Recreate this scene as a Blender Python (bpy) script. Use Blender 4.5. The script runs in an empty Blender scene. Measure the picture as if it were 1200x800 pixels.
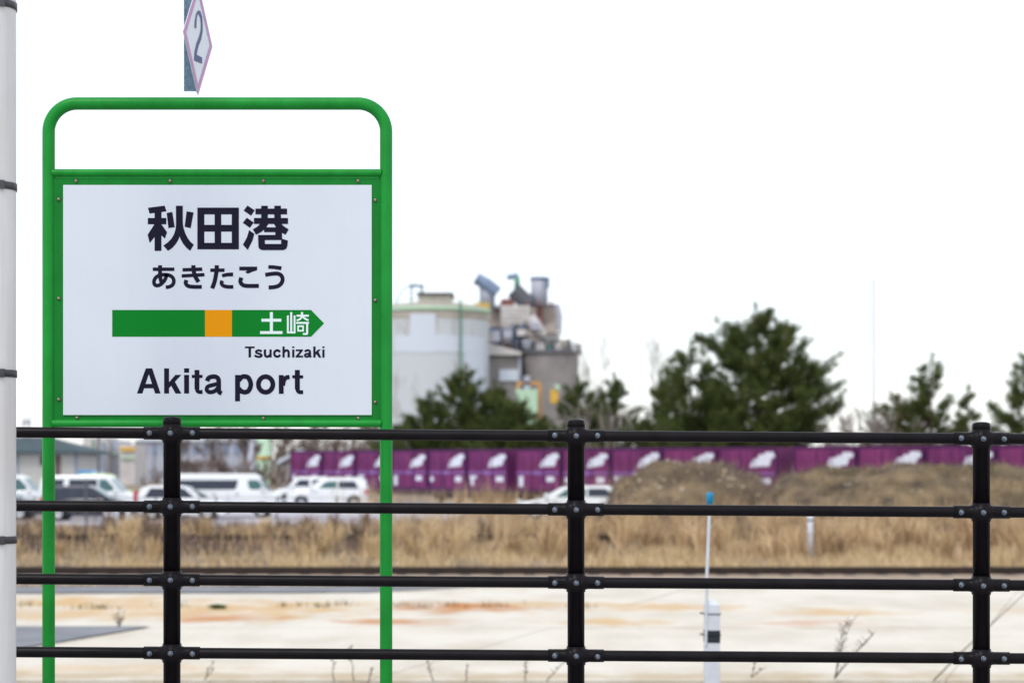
import bpy, bmesh, math, random
import numpy as np
from mathutils import Vector, Matrix, noise
S = bpy.context.scene
COL = S.collection
PI = math.pi
rnd = random.Random(7)
# ---------------------------------------------------------------- camera, sky, sun, exposure
F = 2333.0; HZ = 545.0; CH = 2.3          # focal length in photo pixels, horizon row, lens height
cam_d = bpy.data.cameras.new('camera'); cam = bpy.data.objects.new('camera', cam_d); COL.objects.link(cam)
cam.location = (0, 0, CH); cam.rotation_euler = (PI/2, 0, 0)
cam_d.sensor_width = 36.0; cam_d.lens = 36.0*F/1200.0
cam_d.shift_y = (HZ-400.0)/1200.0
cam_d.clip_start = 0.1; cam_d.clip_end = 6000
cam_d.dof.use_dof = True; cam_d.dof.focus_distance = 7.6; cam_d.dof.aperture_fstop = 3.2
S.camera = cam
S.render.engine = 'CYCLES'
S.view_settings.view_transform = 'Standard'; S.view_settings.look = 'None'
S.view_settings.gamma = 1.0; S.view_settings.exposure = 0.2
S.view_settings.use_curve_mapping = False
SUN_EL, SUN_AZ = math.radians(52), math.radians(205)      # sun behind the lens and to the left
wd = bpy.data.worlds.new('World'); S.world = wd; wd.use_nodes = True
nt = wd.node_tree; nt.nodes.clear()
sky = nt.nodes.new('ShaderNodeTexSky'); sky.sky_type = 'NISHITA'; sky.sun_disc = False
sky.sun_elevation = SUN_EL; sky.sun_rotation = SUN_AZ
b1 = nt.nodes.new('ShaderNodeBackground'); b1.inputs['Strength'].default_value = 0.06
nt.links.new(sky.outputs[0], b1.inputs['Color'])
b2 = nt.nodes.new('ShaderNodeBackground'); b2.inputs['Color'].default_value = (0.95, 0.965, 1.0, 1); b2.inputs['Strength'].default_value = 0.80
ad = nt.nodes.new('ShaderNodeAddShader'); wo = nt.nodes.new('ShaderNodeOutputWorld')
nt.links.new(b1.outputs[0], ad.inputs[0]); nt.links.new(b2.outputs[0], ad.inputs[1]); nt.links.new(ad.outputs[0], wo.inputs[0])
sl = bpy.data.lights.new('sun', 'SUN'); sl.energy = 1.1; sl.angle = math.radians(14); sl.color = (1, 0.95, 0.87)
so = bpy.data.objects.new('sun', sl); COL.objects.link(so)
sd = Vector((math.sin(SUN_AZ)*math.cos(SUN_EL), math.cos(SUN_AZ)*math.cos(SUN_EL), math.sin(SUN_EL)))
so.rotation_euler = sd.to_track_quat('Z', 'Y').to_euler(); so.location = (0, 0, 60)

# ---------------------------------------------------------------- helpers
def wx(px, Y): return (px-600.0)*Y/F
def wz(py, Y): return CH-(py-HZ)*Y/F
def at(px, py, Y): return Vector((wx(px, Y), Y, wz(py, Y)))

def mat(name, col, rough=0.6, metal=0.0, var=0.0, scale=5.0, col2=None, bump=0.0, bscale=40.0, spec=None, coat=0.0):
    m = bpy.data.materials.new(name); m.use_nodes = True
    n = m.node_tree; p = n.nodes['Principled BSDF']
    p.inputs['Roughness'].default_value = rough; p.inputs['Metallic'].default_value = metal
    if spec is not None: p.inputs['Specular IOR Level'].default_value = spec
    if coat: p.inputs['Coat Weight'].default_value = coat
    c = tuple(col)+(1,)
    p.inputs['Base Color'].default_value = c
    tc = n.nodes.new('ShaderNodeTexCoord')
    if var or col2:
        t = n.nodes.new('ShaderNodeTexNoise'); t.inputs['Scale'].default_value = scale; t.inputs['Detail'].default_value = 5
        n.links.new(tc.outputs['Object'], t.inputs['Vector'])
        r = n.nodes.new('ShaderNodeValToRGB'); r.color_ramp.elements[0].position = .32; r.color_ramp.elements[1].position = .68
        if col2: a, b = tuple(col), tuple(col2)
        else: a, b = tuple(x*(1-var) for x in col), tuple(min(1, x*(1+var)) for x in col)
        r.color_ramp.elements[0].color = a+(1,); r.color_ramp.elements[1].color = b+(1,)
        n.links.new(t.outputs['Fac'], r.inputs[0]); n.links.new(r.outputs[0], p.inputs['Base Color'])
    if bump:
        t2 = n.nodes.new('ShaderNodeTexNoise'); t2.inputs['Scale'].default_value = bscale; t2.inputs['Detail'].default_value = 4
        n.links.new(tc.outputs['Object'], t2.inputs['Vector'])
        bp = n.nodes.new('ShaderNodeBump'); bp.inputs['Strength'].default_value = bump; bp.inputs['Distance'].default_value = 0.01
        n.links.new(t2.outputs['Fac'], bp.inputs['Height']); n.links.new(bp.outputs[0], p.inputs['Normal'])
    return m

def link(name, me, m=None, parent=None, loc=None):
    o = bpy.data.objects.new(name, me); COL.objects.link(o)
    if m is not None and me is not None and not me.materials: me.materials.append(m)
    if parent is not None: o.parent = parent
    if loc is not None: o.location = loc
    return o
def tag(o, label=None, cat=None, group=None, kind=None):
    if label: o['label'] = label
    if cat: o['category'] = cat
    if group: o['group'] = group
    if kind: o['kind'] = kind
    return o
def thing(name, loc, label, cat, group=None, rz=0):
    o = bpy.data.objects.new(name, None); COL.objects.link(o); o.location = loc; o.rotation_euler = (0, 0, rz)
    o.empty_display_size = .2
    return tag(o, label, cat, group)
def copy_tree(o, parent=None):
    c = o.copy(); COL.objects.link(c)
    if parent is not None: c.parent = parent
    for ch in list(o.children): copy_tree(ch, c)
    return c

class MB:
    def __init__(s): s.v = []; s.f = []; s.sm = []
    def add(s, vs, fs, smooth=False):
        n = len(s.v); s.v += [tuple(v) for v in vs]; s.f += [tuple(i+n for i in f) for f in fs]; s.sm += [smooth]*len(fs); return s
    def box(s, a, b):
        x0, y0, z0 = a; x1, y1, z1 = b
        return s.add([(x0,y0,z0),(x1,y0,z0),(x1,y1,z0),(x0,y1,z0),(x0,y0,z1),(x1,y0,z1),(x1,y1,z1),(x0,y1,z1)],
              [(0,3,2,1),(4,5,6,7),(0,1,5,4),(1,2,6,5),(2,3,7,6),(3,0,4,7)])
    def tube(s, pts, rad, n=12, cap=True, smooth=True):
        pts = [Vector(p) for p in pts]
        if not hasattr(rad, '__len__'): rad = [rad]*len(pts)
        vs = []; fs = []; up = None
        for i, p in enumerate(pts):
            d = (pts[min(i+1, len(pts)-1)]-pts[max(i-1, 0)]).normalized()
            if up is None:
                up = Vector((0, 0, 1)) if abs(d.z) < .9 else Vector((0, 1, 0))
            a = up.cross(d).normalized(); b = d.cross(a).normalized(); up = b
            for k in range(n):
                t = 2*PI*k/n; vs.append(p+(a*math.cos(t)+b*math.sin(t))*rad[i])
        for i in range(len(pts)-1):
            for k in range(n):
                k2 = (k+1) % n; fs.append((i*n+k, i*n+k2, (i+1)*n+k2, (i+1)*n+k))
        s.add(vs, fs, smooth)
        if cap:
            s.add(vs[:n], [tuple(range(n))[::-1]]); s.add(vs[-n:], [tuple(range(n))])
        return s
    def lathe(s, prof, c=(0,0,0), n=24, smooth=True, axis='z'):
        vs = []; fs = []
        for r, z in prof:
            for k in range(n):
                t = 2*PI*k/n; x, y = r*math.cos(t), r*math.sin(t)
                v = (x, y, z) if axis == 'z' else ((x, z, y) if axis == 'y' else (z, x, y))
                vs.append((v[0]+c[0], v[1]+c[1], v[2]+c[2]))
        for i in range(len(prof)-1):
            for k in range(n):
                k2 = (k+1) % n; fs.append((i*n+k, i*n+k2, (i+1)*n+k2, (i+1)*n+k))
        return s.add(vs, fs, smooth)
    def prism(s, poly, y0, y1):            # polygon in x,z extruded along y
        n = len(poly); vs = [(x, y0, z) for x, z in poly]+[(x, y1, z) for x, z in poly]
        fs = [tuple(range(n)), tuple(range(2*n-1, n-1, -1))]+[(i, n+i, n+(i+1) % n, (i+1) % n) for i in range(n)]
        return s.add(vs, fs)
    def mesh(s, name):
        me = bpy.data.meshes.new(name); me.from_pydata(s.v, [], s.f)
        me.polygons.foreach_set('use_smooth', s.sm)
        bm = bmesh.new(); bm.from_mesh(me); bmesh.ops.recalc_face_normals(bm, faces=bm.faces)
        ng = [f for f in bm.faces if len(f.verts) > 4]
        if ng: bmesh.ops.triangulate(bm, faces=ng)
        bm.to_mesh(me); bm.free(); me.update(); return me
    def build(s, name, m, parent=None, loc=None, bevel=0):
        o = link(name, s.mesh(name), m, parent, loc)
        if bevel:
            b = o.modifiers.new('bevel', 'BEVEL'); b.width = bevel; b.segments = 2; b.limit_method = 'ANGLE'; b.angle_limit = math.radians(40)
        return o
def np_mesh(name, V, T, m, parent=None, smooth=False):    # triangles from arrays
    me = bpy.data.meshes.new(name); V = np.asarray(V, dtype=np.float32); T = np.asarray(T, dtype=np.int32)
    me.vertices.add(len(V)); me.vertices.foreach_set('co', V.ravel())
    me.loops.add(T.size); me.loops.foreach_set('vertex_index', T.ravel())
    me.polygons.add(len(T)); me.polygons.foreach_set('loop_start', np.arange(0, T.size, 3, dtype=np.int32))
    me.update(calc_edges=True); me.validate()
    return link(name, me, m, parent)

# ---------------------------------------------------------------- materials
M = {}
M['green'] = mat('green_enamel', (0.012, 0.27, 0.035), .35, var=.12, scale=7, bump=.05, bscale=60, spec=.16)
M['green2'] = mat('green_panel', (0.008, 0.20, 0.026), .4, var=.10, scale=5, bump=.05, bscale=90, spec=.12)
M['board'] = mat('white_board', (0.655, 0.70, 0.775), .3, var=.025, scale=2.2, spec=.3)
def streaks(m, amt, col):
    n = m.node_tree; p = n.nodes['Principled BSDF']; src = p.inputs['Base Color'].links[0].from_socket
    tc = n.nodes.new('ShaderNodeTexCoord'); mp = n.nodes.new('ShaderNodeMapping'); mp.inputs['Scale'].default_value = (26, 26, 1.3); n.links.new(tc.outputs['Object'], mp.inputs[0])
    t = n.nodes.new('ShaderNodeTexNoise'); t.inputs['Scale'].default_value = 1; t.inputs['Detail'].default_value = 5; n.links.new(mp.outputs[0], t.inputs['Vector'])
    r = n.nodes.new('ShaderNodeMapRange'); r.inputs['From Min'].default_value = .5; r.inputs['From Max'].default_value = .78; r.inputs['To Max'].default_value = amt; n.links.new(t.outputs['Fac'], r.inputs['Value'])
    x = n.nodes.new('ShaderNodeMix'); x.data_type = 'RGBA'; x.inputs['B'].default_value = col+(1,); n.links.new(r.outputs[0], x.inputs['Factor']); n.links.new(src, x.inputs['A']); n.links.new(x.outputs['Result'], p.inputs['Base Color'])
streaks(M['board'], .04, (.38, .40, .42)); streaks(M['green'], .30, (.006, .13, .02)); streaks(M['green2'], .35, (.005, .12, .02))
M['ink'] = mat('navy_black_ink', (0.012, 0.011, 0.028), .5, spec=.08)
M['pgreen'] = mat('printed_green', (0.0, 0.20, 0.018), .4, spec=.12)
M['porange'] = mat('printed_orange', (0.78, 0.30, 0.0), .4, spec=.12)
M['pwhite'] = mat('printed_white', (0.72, 0.85, 0.84), .4)
M['screw'] = mat('screw_metal', (0.30, 0.25, 0.20), .35, .9, var=.4, scale=300)
M['black'] = mat('black_fence_coat', (0.006, 0.0045, 0.006), .36, var=.35, scale=14, bump=.08, bscale=180, spec=.13)
M['zinc'] = mat('zinc_bolt', (0.20, 0.23, 0.28), .38, .9, var=.4, scale=150)
M['pole'] = mat('pole_paint', (0.60, 0.575, 0.555), .5, col2=(0.74, 0.735, 0.735), scale=1.3, bump=.08, bscale=30)
streaks(M['pole'], .35, (.42, .38, .35))
M['strap'] = mat('strap_grey', (0.055, 0.052, 0.06), .5, .3, var=.3, scale=20)
M['galv'] = mat('galvanised_steel', (0.085, 0.15, 0.22), .5, .35, col2=(0.17, 0.26, 0.34), scale=60, bump=.2, bscale=120)
M['dwhite'] = mat('marker_white', (0.76, 0.80, 0.87), .4, var=.03, scale=12)
M['dpink'] = mat('marker_pink', (0.56, 0.27, 0.50), .45, var=.08, scale=20)
M['dnum'] = mat('marker_number', (0.13, 0.15, 0.29), .5, spec=.1)

# concrete apron with rust stains
def concrete_mat():
    m = mat('apron_concrete', (0.66, 0.63, 0.57), .85, bump=.25, bscale=25)
    n = m.node_tree; p = n.nodes['Principled BSDF']; g = n.nodes.new('ShaderNodeNewGeometry')
    mp = n.nodes.new('ShaderNodeMapping'); mp.inputs['Scale'].default_value = (.6, .35, 1); n.links.new(g.outputs['Position'], mp.inputs[0])
    t = n.nodes.new('ShaderNodeTexNoise'); t.inputs['Scale'].default_value = 1.0; t.inputs['Detail'].default_value = 6; t.inputs['Roughness'].default_value = .6
    n.links.new(mp.outputs[0], t.inputs['Vector'])
    r = n.nodes.new('ShaderNodeValToRGB'); e = r.color_ramp.elements
    e[0].position = .30; e[0].color = (.56, .50, .40, 1); e[1].position = .58; e[1].color = (.70, .655, .565, 1)
    n.links.new(t.outputs['Fac'], r.inputs[0])
    # rust run-off: elongated patches, each at its own place on the slab
    last = r.outputs[0]
    def stain(cx, cy, sx, sy, col, amt, seed):
        nonlocal last
        sub = n.nodes.new('ShaderNodeVectorMath'); sub.operation = 'SUBTRACT'; sub.inputs[1].default_value = (cx, cy, 0); n.links.new(g.outputs['Position'], sub.inputs[0])
        mul = n.nodes.new('ShaderNodeVectorMath'); mul.operation = 'MULTIPLY'; mul.inputs[1].default_value = (1/sx, 1/sy, 0); n.links.new(sub.outputs[0], mul.inputs[0])
        ln = n.nodes.new('ShaderNodeVectorMath'); ln.operation = 'LENGTH'; n.links.new(mul.outputs[0], ln.inputs[0])
        mm = n.nodes.new('ShaderNodeMapping'); mm.inputs['Location'].default_value = (seed, seed*2, 0); mm.inputs['Scale'].default_value = (1.1, .7, 1); n.links.new(g.outputs['Position'], mm.inputs[0])
        tt = n.nodes.new('ShaderNodeTexNoise'); tt.inputs['Scale'].default_value = 1.4; tt.inputs['Detail'].default_value = 5; n.links.new(mm.outputs[0], tt.inputs['Vector'])
        a = n.nodes.new('ShaderNodeMath'); a.operation = 'MULTIPLY_ADD'; a.inputs[1].default_value = 3.0; n.links.new(tt.outputs['Fac'], a.inputs[0]); n.links.new(ln.outputs['Value'], a.inputs[2])
        k = n.nodes.new('ShaderNodeMapRange'); k.inputs['From Min'].default_value = 1.7; k.inputs['From Max'].default_value = 2.75; k.inputs['To Min'].default_value = amt; k.inputs['To Max'].default_value = 0
        n.links.new(a.outputs[0], k.inputs['Value'])
        mx = n.nodes.new('ShaderNodeMix'); mx.data_type = 'RGBA'; mx.inputs['B'].default_value = col+(1,)
        n.links.new(k.outputs[0], mx.inputs['Factor']); n.links.new(last, mx.inputs['A']); last = mx.outputs['Result']
    OR = (.50, .20, .05); TN = (.60, .40, .19)
    stain(-7.4, 33.4, 1.7, 1.9, TN, 1.0, 1); stain(-4.3, 32.0, 2.4, 2.2, TN, .95, 5); stain(-4.5, 29.9, .9, .9, OR, .8, 9)
    stain(-.7, 32.4, 1.15, 1.3, OR, 1.0, 13); stain(.5, 32.9, 1.0, .9, TN, .7, 15); stain(-1.7, 29.2, .8, .7, OR, .8, 17)
    stain(1.5, 29.2, .9, .7, TN, .9, 21); stain(2.4, 32.3, 1.4, 1.2, TN, .9, 25); stain(5.0, 31.2, .9, 1.0, TN, .8, 29)
    stain(4.3, 29.0, .9, .6, OR, .5, 33); stain(8.4, 31.5, 1.1, .8, TN, .5, 37); stain(-6.8, 30.6, 1.6, 1.0, TN, .8, 41)
    stain(0, 21.8, 14, .45, (.46, .35, .20), .75, 45); stain(-4.6, 22.6, 2.0, .5, TN, .5, 49)
    sp_ = n.nodes.new('ShaderNodeTexNoise'); sp_.inputs['Scale'].default_value = 9; sp_.inputs['Detail'].default_value = 6; sp_.inputs['Roughness'].default_value = .75; n.links.new(g.outputs['Position'], sp_.inputs['Vector'])
    sr = n.nodes.new('ShaderNodeMapRange'); sr.inputs['From Min'].default_value = .55; sr.inputs['From Max'].default_value = .75; sr.inputs['To Max'].default_value = .45; n.links.new(sp_.outputs['Fac'], sr.inputs['Value'])
    sx = n.nodes.new('ShaderNodeMix'); sx.data_type = 'RGBA'; sx.inputs['B'].default_value = (.30, .26, .20, 1); n.links.new(sr.outputs[0], sx.inputs['Factor']); n.links.new(last, sx.inputs['A']); last = sx.outputs['Result']
    n.links.new(last, p.inputs['Base Color'])
    return m
M['concrete'] = concrete_mat()
M['asphalt'] = mat('asphalt', (0.17, 0.18, 0.20), .9, col2=(0.24, 0.25, 0.275), scale=1.5, bump=.3, bscale=30)
M['soil'] = mat('ground_soil', (0.30, 0.225, 0.14), .95, col2=(0.16, 0.125, 0.095), scale=.35, bump=.5, bscale=8)
M['vsoil'] = mat('verge_soil', (0.10, 0.075, 0.06), .95, col2=(0.27, 0.20, 0.13), scale=.5, bump=.5, bscale=8)
M['ballast'] = mat('track_ballast', (0.40, 0.30, 0.21), .95, col2=(0.24, 0.18, 0.135), scale=4, bump=.8, bscale=12)
M['lot'] = mat('parking_gravel', (0.40, 0.385, 0.43), .9, col2=(0.50, 0.48, 0.52), scale=.6)
M['rail'] = mat('rail_rust', (0.035, 0.020, 0.014), .7, var=.3, scale=6)
M['railtop'] = mat('rail_head_rust', (0.10, 0.065, 0.055), .5, .3, var=.3, scale=6)
M['sleeper'] = mat('sleeper_wood', (0.06, 0.045, 0.035), .9, var=.4, scale=6)
M['mound'] = mat('mound_earth', (0.045, 0.032, 0.02), .95, col2=(0.23, 0.165, 0.09), scale=.9, bump=.8, bscale=10)
M['stone'] = mat('pale_stone', (0.42, 0.36, 0.26), .9, var=.25, scale=2)
M['platform'] = mat('platform_concrete', (0.42, 0.41, 0.39), .85, var=.12, scale=3, bump=.2)

# ---------------------------------------------------------------- setting: ground, platform, apron, tracks
def sheet(name, poly, z, m, kind='structure'):
    me = bpy.data.meshes.new(name); me.from_pydata([(x, y, z) for x, y in poly], [], [tuple(range(len(poly)))])
    o = link(name, me, m); o['kind'] = kind; return o
g = sheet('ground', [(-3000, -400), (3000, -400), (3000, 5000), (-3000, 5000)], -0.16, M['soil'])
pl = MB().box((-14, -5, -.15), (14, 8.62, 1.28)).build('platform', M['platform']); pl['kind'] = 'structure'
# concrete apron: slabs between joints that run away to the right, one step up from the soil
JD = 0.305                                   # x per metre of depth along the long joints
ap = bpy.data.objects.new('concrete_apron', None); COL.objects.link(ap); ap['kind'] = 'structure'
rows = [21.35, 28.2, 32.7, 37.6]
for r in range(3):
    y0, y1 = rows[r]+.008, rows[r+1]-.008
    for k in range(-6, 5):
        xa = -1.55+6.2*k+JD*(y0-21.35); xb = -1.55+6.2*k+JD*(y1-21.35)
        dz = rnd.uniform(-.005, .005)
        if r == 1 and k in (-3, -4): continue       # here the slabs give way to asphalt
        b = MB(); g_ = .006
        b.add([(xa+g_, y0, -.2), (xa+6.2-g_, y0, -.2), (xb+6.2-g_, y1, -.2), (xb+g_, y1, -.2),
               (xa+g_, y0, dz), (xa+6.2-g_, y0, dz), (xb+6.2-g_, y1, dz), (xb+g_, y1, dz)],
              [(0,3,2,1), (4,5,6,7), (0,1,5,4), (1,2,6,5), (2,3,7,6), (3,0,4,7)])
        b.build('slab', M['concrete'], ap)
# asphalt: the wedge at the left and the strip behind the apron
def cell(k, y): return -1.55+6.2*k+JD*(y-21.35)
sheet('asphalt_wedge', [(-30, 24.6), (cell(0, 24.6)-5.7, 24.6), (cell(0, 28.3)-5.7, 28.3), (-30, 28.3)], .018, M['asphalt'])
sheet('asphalt_strip', [(-30, 35.0), (wx(430, 35.9), 35.9), (wx(560, 37.5), 37.5), (-30, 37.5)], .020, M['asphalt'])
sheet('asphalt_infill', [(-40, 28.2), (cell(-2, 28.2), 28.2), (cell(-2, 32.7), 32.7), (-40, 32.7)], -.01, M['concrete'])
sheet('verge', [(-200, 37.6), (200, 37.6), (200, 78), (-200, 78)], -.10, M['vsoil'])
tb_ = MB(); tb_.add([(-120, 38.3, -.2), (120, 38.3, -.2), (120, 44.6, -.2), (-120, 44.6, -.2), (-120, 38.8, .045), (120, 38.8, .045), (120, 44.2, .045), (-120, 44.2, .045)], [(0,3,2,1),(4,5,6,7),(0,1,5,4),(1,2,6,5),(2,3,7,6),(3,0,4,7)])
tb_ = tb_.build('track_bed', M['ballast']); tb_['kind'] = 'structure'
sheet('far_track_bed', [(-120, 56.5), (120, 56.5), (120, 61.5), (-120, 61.5)], -.05, M['ballast'])
sheet('parking_ground', [(-160, 78), (-3, 78), (-1, 128), (-160, 150)], -.06, M['lot'])
def rail_track(name, yc, label, zt=.15, st=.05):
    t = thing(name, (0, yc, 0), label, 'railway track', 'railway tracks in the dry grass')
    prof = [(-.065, -.0), (.065, 0), (.065, .012), (.01, .03), (.01, .11), (.034, .12), (.034, .15), (-.034, .15), (-.034, .12), (-.01, .11), (-.01, .03), (-.065, .012)]
    for s in (-1, 1):
        n = len(prof); vs = []; y0 = s*.567
        for x in (-60, 60): vs += [(x, y0+a, zt-.15+b) for a, b in prof]
        fs = [(i, (i+1) % n, n+(i+1) % n, n+i) for i in range(n)]
        MB().add(vs, fs).build('rail', M['rail'], t)
    mb = MB().box((-.11, -1.05, -.12), (.11, 1.05, st)); me = mb.mesh('sleeper'); me.materials.append(M['sleeper'])
    X = 13.5 if yc < 50 else 18
    x = -X
    while x < X:
        o = link('sleeper', me, None, t, (x, 0, 0)); x += .66
    return t
rail_track('railway_track', 41.9, 'nearer rusty railway track running along the back edge of the concrete apron', .14)
rail_track('railway_track', 59.0, 'farther railway track half buried in dry grass in front of the parked cars', .24, .0)

# ---------------------------------------------------------------- fence
FY = 7.37; SL = -6.2/950.0                  # the rail line drops a little to the right
fx = lambda px: wx(px, FY)
def fslope(x): return SL*(x-fx(201))
rail_z = [wz(507.5, FY), wz(593.5, FY), wz(679, FY), wz(764.5, FY), wz(764.5, FY)-.272]
posts_x = [fx(-274), fx(201.5), fx(675), fx(1150), fx(1625)]
fence = thing('platform_fence', (0, FY, 1.28), 'black pipe fence with bolted clamps in front of the green station sign', 'fence')
zb = 1.28
def post_mesh():
    b = MB(); H = wz(489, FY)-zb
    b.lathe([(.0, 0), (.0315, 0), (.0315, H-.03), (.0335, H-.03), (.0335, H-.006), (.030, H-.001), (.018, H+.003), (0, H+.004)], n=28)
    return b.mesh('post')
pm = post_mesh(); pm.materials.append(M['black'])
def clamp_mesh():
    b = MB(); n = 20
    prof = [(.0205, -.103), (.0238, -.103), (.0238, -.062), (.0236, -.046), (.0262, -.036), (.033, -.028), (.0345, -.02), (.0345, .02), (.033, .028), (.0262, .036), (.0236, .046), (.0238, .062), (.0238, .103), (.0205, .103)]
    b.lathe(prof, n=n, axis='x')
    b.lathe([(.032, -.034), (.0352, -.034), (.0352, .034), (.032, .034)], n=28)
    b.box((-.100, -.026, -.003), (.100, -.020, .003))
    return b.mesh('clamp')
cm = clamp_mesh(); cm.materials.append(M['black'])
def bolt_mesh():
    b = MB(); b.lathe([(0, -.010), (.004, -.0095), (.0068, -.006), (.0078, 0), (.0078, .006)], n=14, axis='y')
    b.lathe([(.0078, -.001), (.0100, -.0005), (.0100, .002)], n=14, axis='y')
    b.box((-.0032, -.0125, -.0032), (.0032, -.008, .0032))
    return b.mesh('bolt')
bm_ = bolt_mesh(); bm_.materials.append(M['zinc'])
for x in posts_x:
    link('post', pm, None, fence, (x, 0, fslope(x)))
    for rz in rail_z:
        c = link('clamp', cm, None, fence, (x, 0, rz-zb+fslope(x))); c.rotation_euler = (0, -math.atan(SL), 0)
        for dx, dy in ((-.079, -.0255), (0, -.0365), (.079, -.0255)):
            bo = link('bolt', bm_, None, c, (dx, dy, rnd.uniform(-.002, .002))); bo.rotation_euler = (0, rnd.uniform(0, 1.5), 0)
for rz in rail_z:
    for i in range(len(posts_x)-1):
        xa, xb = posts_x[i], posts_x[i+1]
        if xb < fx(-20): continue
        if i == 0: xa = fx(-150)
        MB().tube([(xa, 0, rz-zb+fslope(xa)), (xb, 0, rz-zb+fslope(xb))], .0203, 24).build('rail', M['black'], fence)

# ---------------------------------------------------------------- lettering helpers
SY = 7.75
def sm(pts, k=6, closed=False):            # Catmull-Rom through points
    P = [Vector(p) for p in pts]; out = []; n = len(P)
    if n < 3: return P
    for i in range(n-1 if not closed else n):
        p0 = P[(i-1) % n] if (closed or i > 0) else P[0]*2-P[1]
        p1 = P[i]; p2 = P[(i+1) % n]; p3 = P[(i+2) % n] if (closed or i+2 < n) else P[-1]*2-P[-2]
        for j in range(k):
            t = j/k; out.append(.5*((2*p1)+(-p0+p2)*t+(2*p0-5*p1+4*p2-p3)*t*t+(-p0+3*p1-3*p2+p3)*t**3))
    if not closed: out.append(P[-1])
    return out
class Print:
    """flat lettering laid on a board, strokes given in photo pixels"""
    def __init__(s, f, fat=0): s.f = f; s.mb = MB(); s.k = 0; s.fat = fat
    def quadstrip(s, L, R, tr):
        h = .0006+.00004*s.k; s.k += 1
        n = len(L); vs = [s.f(*tr(p), h) for p in L]+[s.f(*tr(p), h) for p in R]
        s.mb.add(vs, [(i, i+1, n+i+1, n+i) for i in range(n-1)])
    def poly(s, pts, tr):
        h = .0006+.00004*s.k; s.k += 1
        s.mb.add([s.f(*tr(p), h) for p in pts], [tuple(range(len(pts)))])
    def rect(s, x0, y0, x1, y1, tr):
        x0 -= s.fat; x1 += s.fat; s.poly([(x0,y0),(x1,y0),(x1,y1),(x0,y1)], tr)
    def stroke(s, pts, w, tr, closed=False):
        w += 2*s.fat
        P = sm(pts, 6, closed); n = len(P); L = []; R = []
        if closed: P = P+[P[0]]; n += 1
        for i in range(n):
            if closed: d = P[(i+1) % (n-1)]-P[(i-1) % (n-1)]
            else: d = P[min(i+1, n-1)]-P[max(i-1, 0)]
            d = d.normalized(); q = Vector((-d.y, d.x))*w/2; L.append(P[i]+q); R.append(P[i]-q)
        s.quadstrip(L, R, tr)
def T(ox, oy, sc): return lambda p: (ox+p[0]/sc, oy+p[1]/sc)

# ---------------------------------------------------------------- station sign
sign = thing('station_sign', (wx(255, SY), SY, 1.28), 'green framed station name board with white panel, Japanese and English lettering and a green arrow', 'sign')
def sloc(px, py, h=0): return (wx(px, SY)-sign.location.x, -h, wz(py, SY)-1.28)
R = 33*SY/F; rt = .0243; pts = []
for px0, sgn in ((57, 1), (452.5, -1)):
    cx = px0+33*sgn; arc = []
    for i in range(13):
        a = PI/2*i/12; arc.append(sloc(cx-33*sgn*math.cos(a), 121.5+33-33*math.sin(a)))
    if sgn == 1: pts = [sloc(57, 0)[:2]+(0,)]+arc
    else: pts = pts+arc[::-1]+[sloc(452.5, 0)[:2]+(0,)]
MB().tube(pts, rt, 24).build('tube_frame', M['green'], sign)
for nm, py, r in (('upper_crossbar', 203, .0145), ('lower_crossbar', 496, .0145)):
    MB().tube([sloc(62, py, .010), sloc(447, py, .010)], r, 18).build(nm, M['green'], sign)
x0, _, z1 = sloc(63.5, 206); x1, _, z0 = sloc(446, 493.5)
pf = MB().box((x0, -.010, z0), (x1, .012, z1)).build('backing_panel', M['green2'], sign)
for (a, b, c, d) in ((66, 207, 444, 210), (66, 491, 444, 493)):
    p = sloc(a, b); q = sloc(c, d); MB().box((p[0], -.0115, q[2]), (q[0], -.0095, p[2])).build('panel_edge', M['green'], sign)
x0, _, z1 = sloc(75, 217.5); x1, _, z0 = sloc(436, 486.3)
MB().box((x0, -.0165, z0), (x1, -.0102, z1)).build('white_board', M['board'], sign, bevel=.0012)
sb = MB(); sb.lathe([(0, -.0075), (.004, -.0068), (.0068, -.004), (.0078, 0), (.0078, .002)], n=14, axis='y'); sb.box((-.005, -.0085, -.0008), (.005, -.0045, .0008))
smh = sb.mesh('screw'); smh.materials.append(M['screw'])
for px, py in [(90, 212.5), (200, 212.5), (309, 212.5), (420, 212.5), (91, 489.5), (200, 490), (309, 490), (420, 490),
               (69.5, 234), (69.5, 350), (69.5, 468), (440, 235), (440, 352), (440, 471)]:
    x, _, z = sloc(px, py); o = link('screw', smh, None, sign, (x, -.0110, z)); o.rotation_euler = (0, rnd.uniform(0, 3), 0)
def onboard(px, py, h): x, _, z = sloc(px, py); return (x, -.0165-h, z)
K = Print(onboard); A = T(165, 230, 11.43); B = T(255, 230, 11.43)
K.poly([(105,162),(330,133),(355,210),(128,240)], A); K.rect(195,215,287,738, A); K.rect(105,298,352,383, A)
K.poly([(192,383),(102,522),(130,634),(202,545),(202,383)], A); K.poly([(283,383),(287,383),(362,488),(333,575),(283,528)], A)
K.poly([(357,232),(432,217),(465,422),(380,433)], A); K.poly([(623,208),(717,225),(678,435),(597,415)], A)
K.poly([(480,135),(572,135),(573,370),(582,430),(604,500),(640,570),(680,622),(720,655),(670,738),(620,695),(575,640),(545,585),(530,545),(515,585),(480,645),(430,700),(375,738),(312,667),(370,625),(420,575),(455,515),(475,450),(482,380)], A)
for a, b in ((767,860),(998,1086),(1227,1322)): K.rect(a,160,b,717, A)
for a, b in ((160,250),(390,480),(630,717)): K.rect(800,a,1300,b, A)
K.poly([(408,132),(505,195),(457,268),(357,200)], B); K.poly([(400,295),(492,358),(440,430),(345,362)], B)
K.poly([(430,460),(500,510),(475,600),(412,725),(347,655),(400,560)], B)
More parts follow.
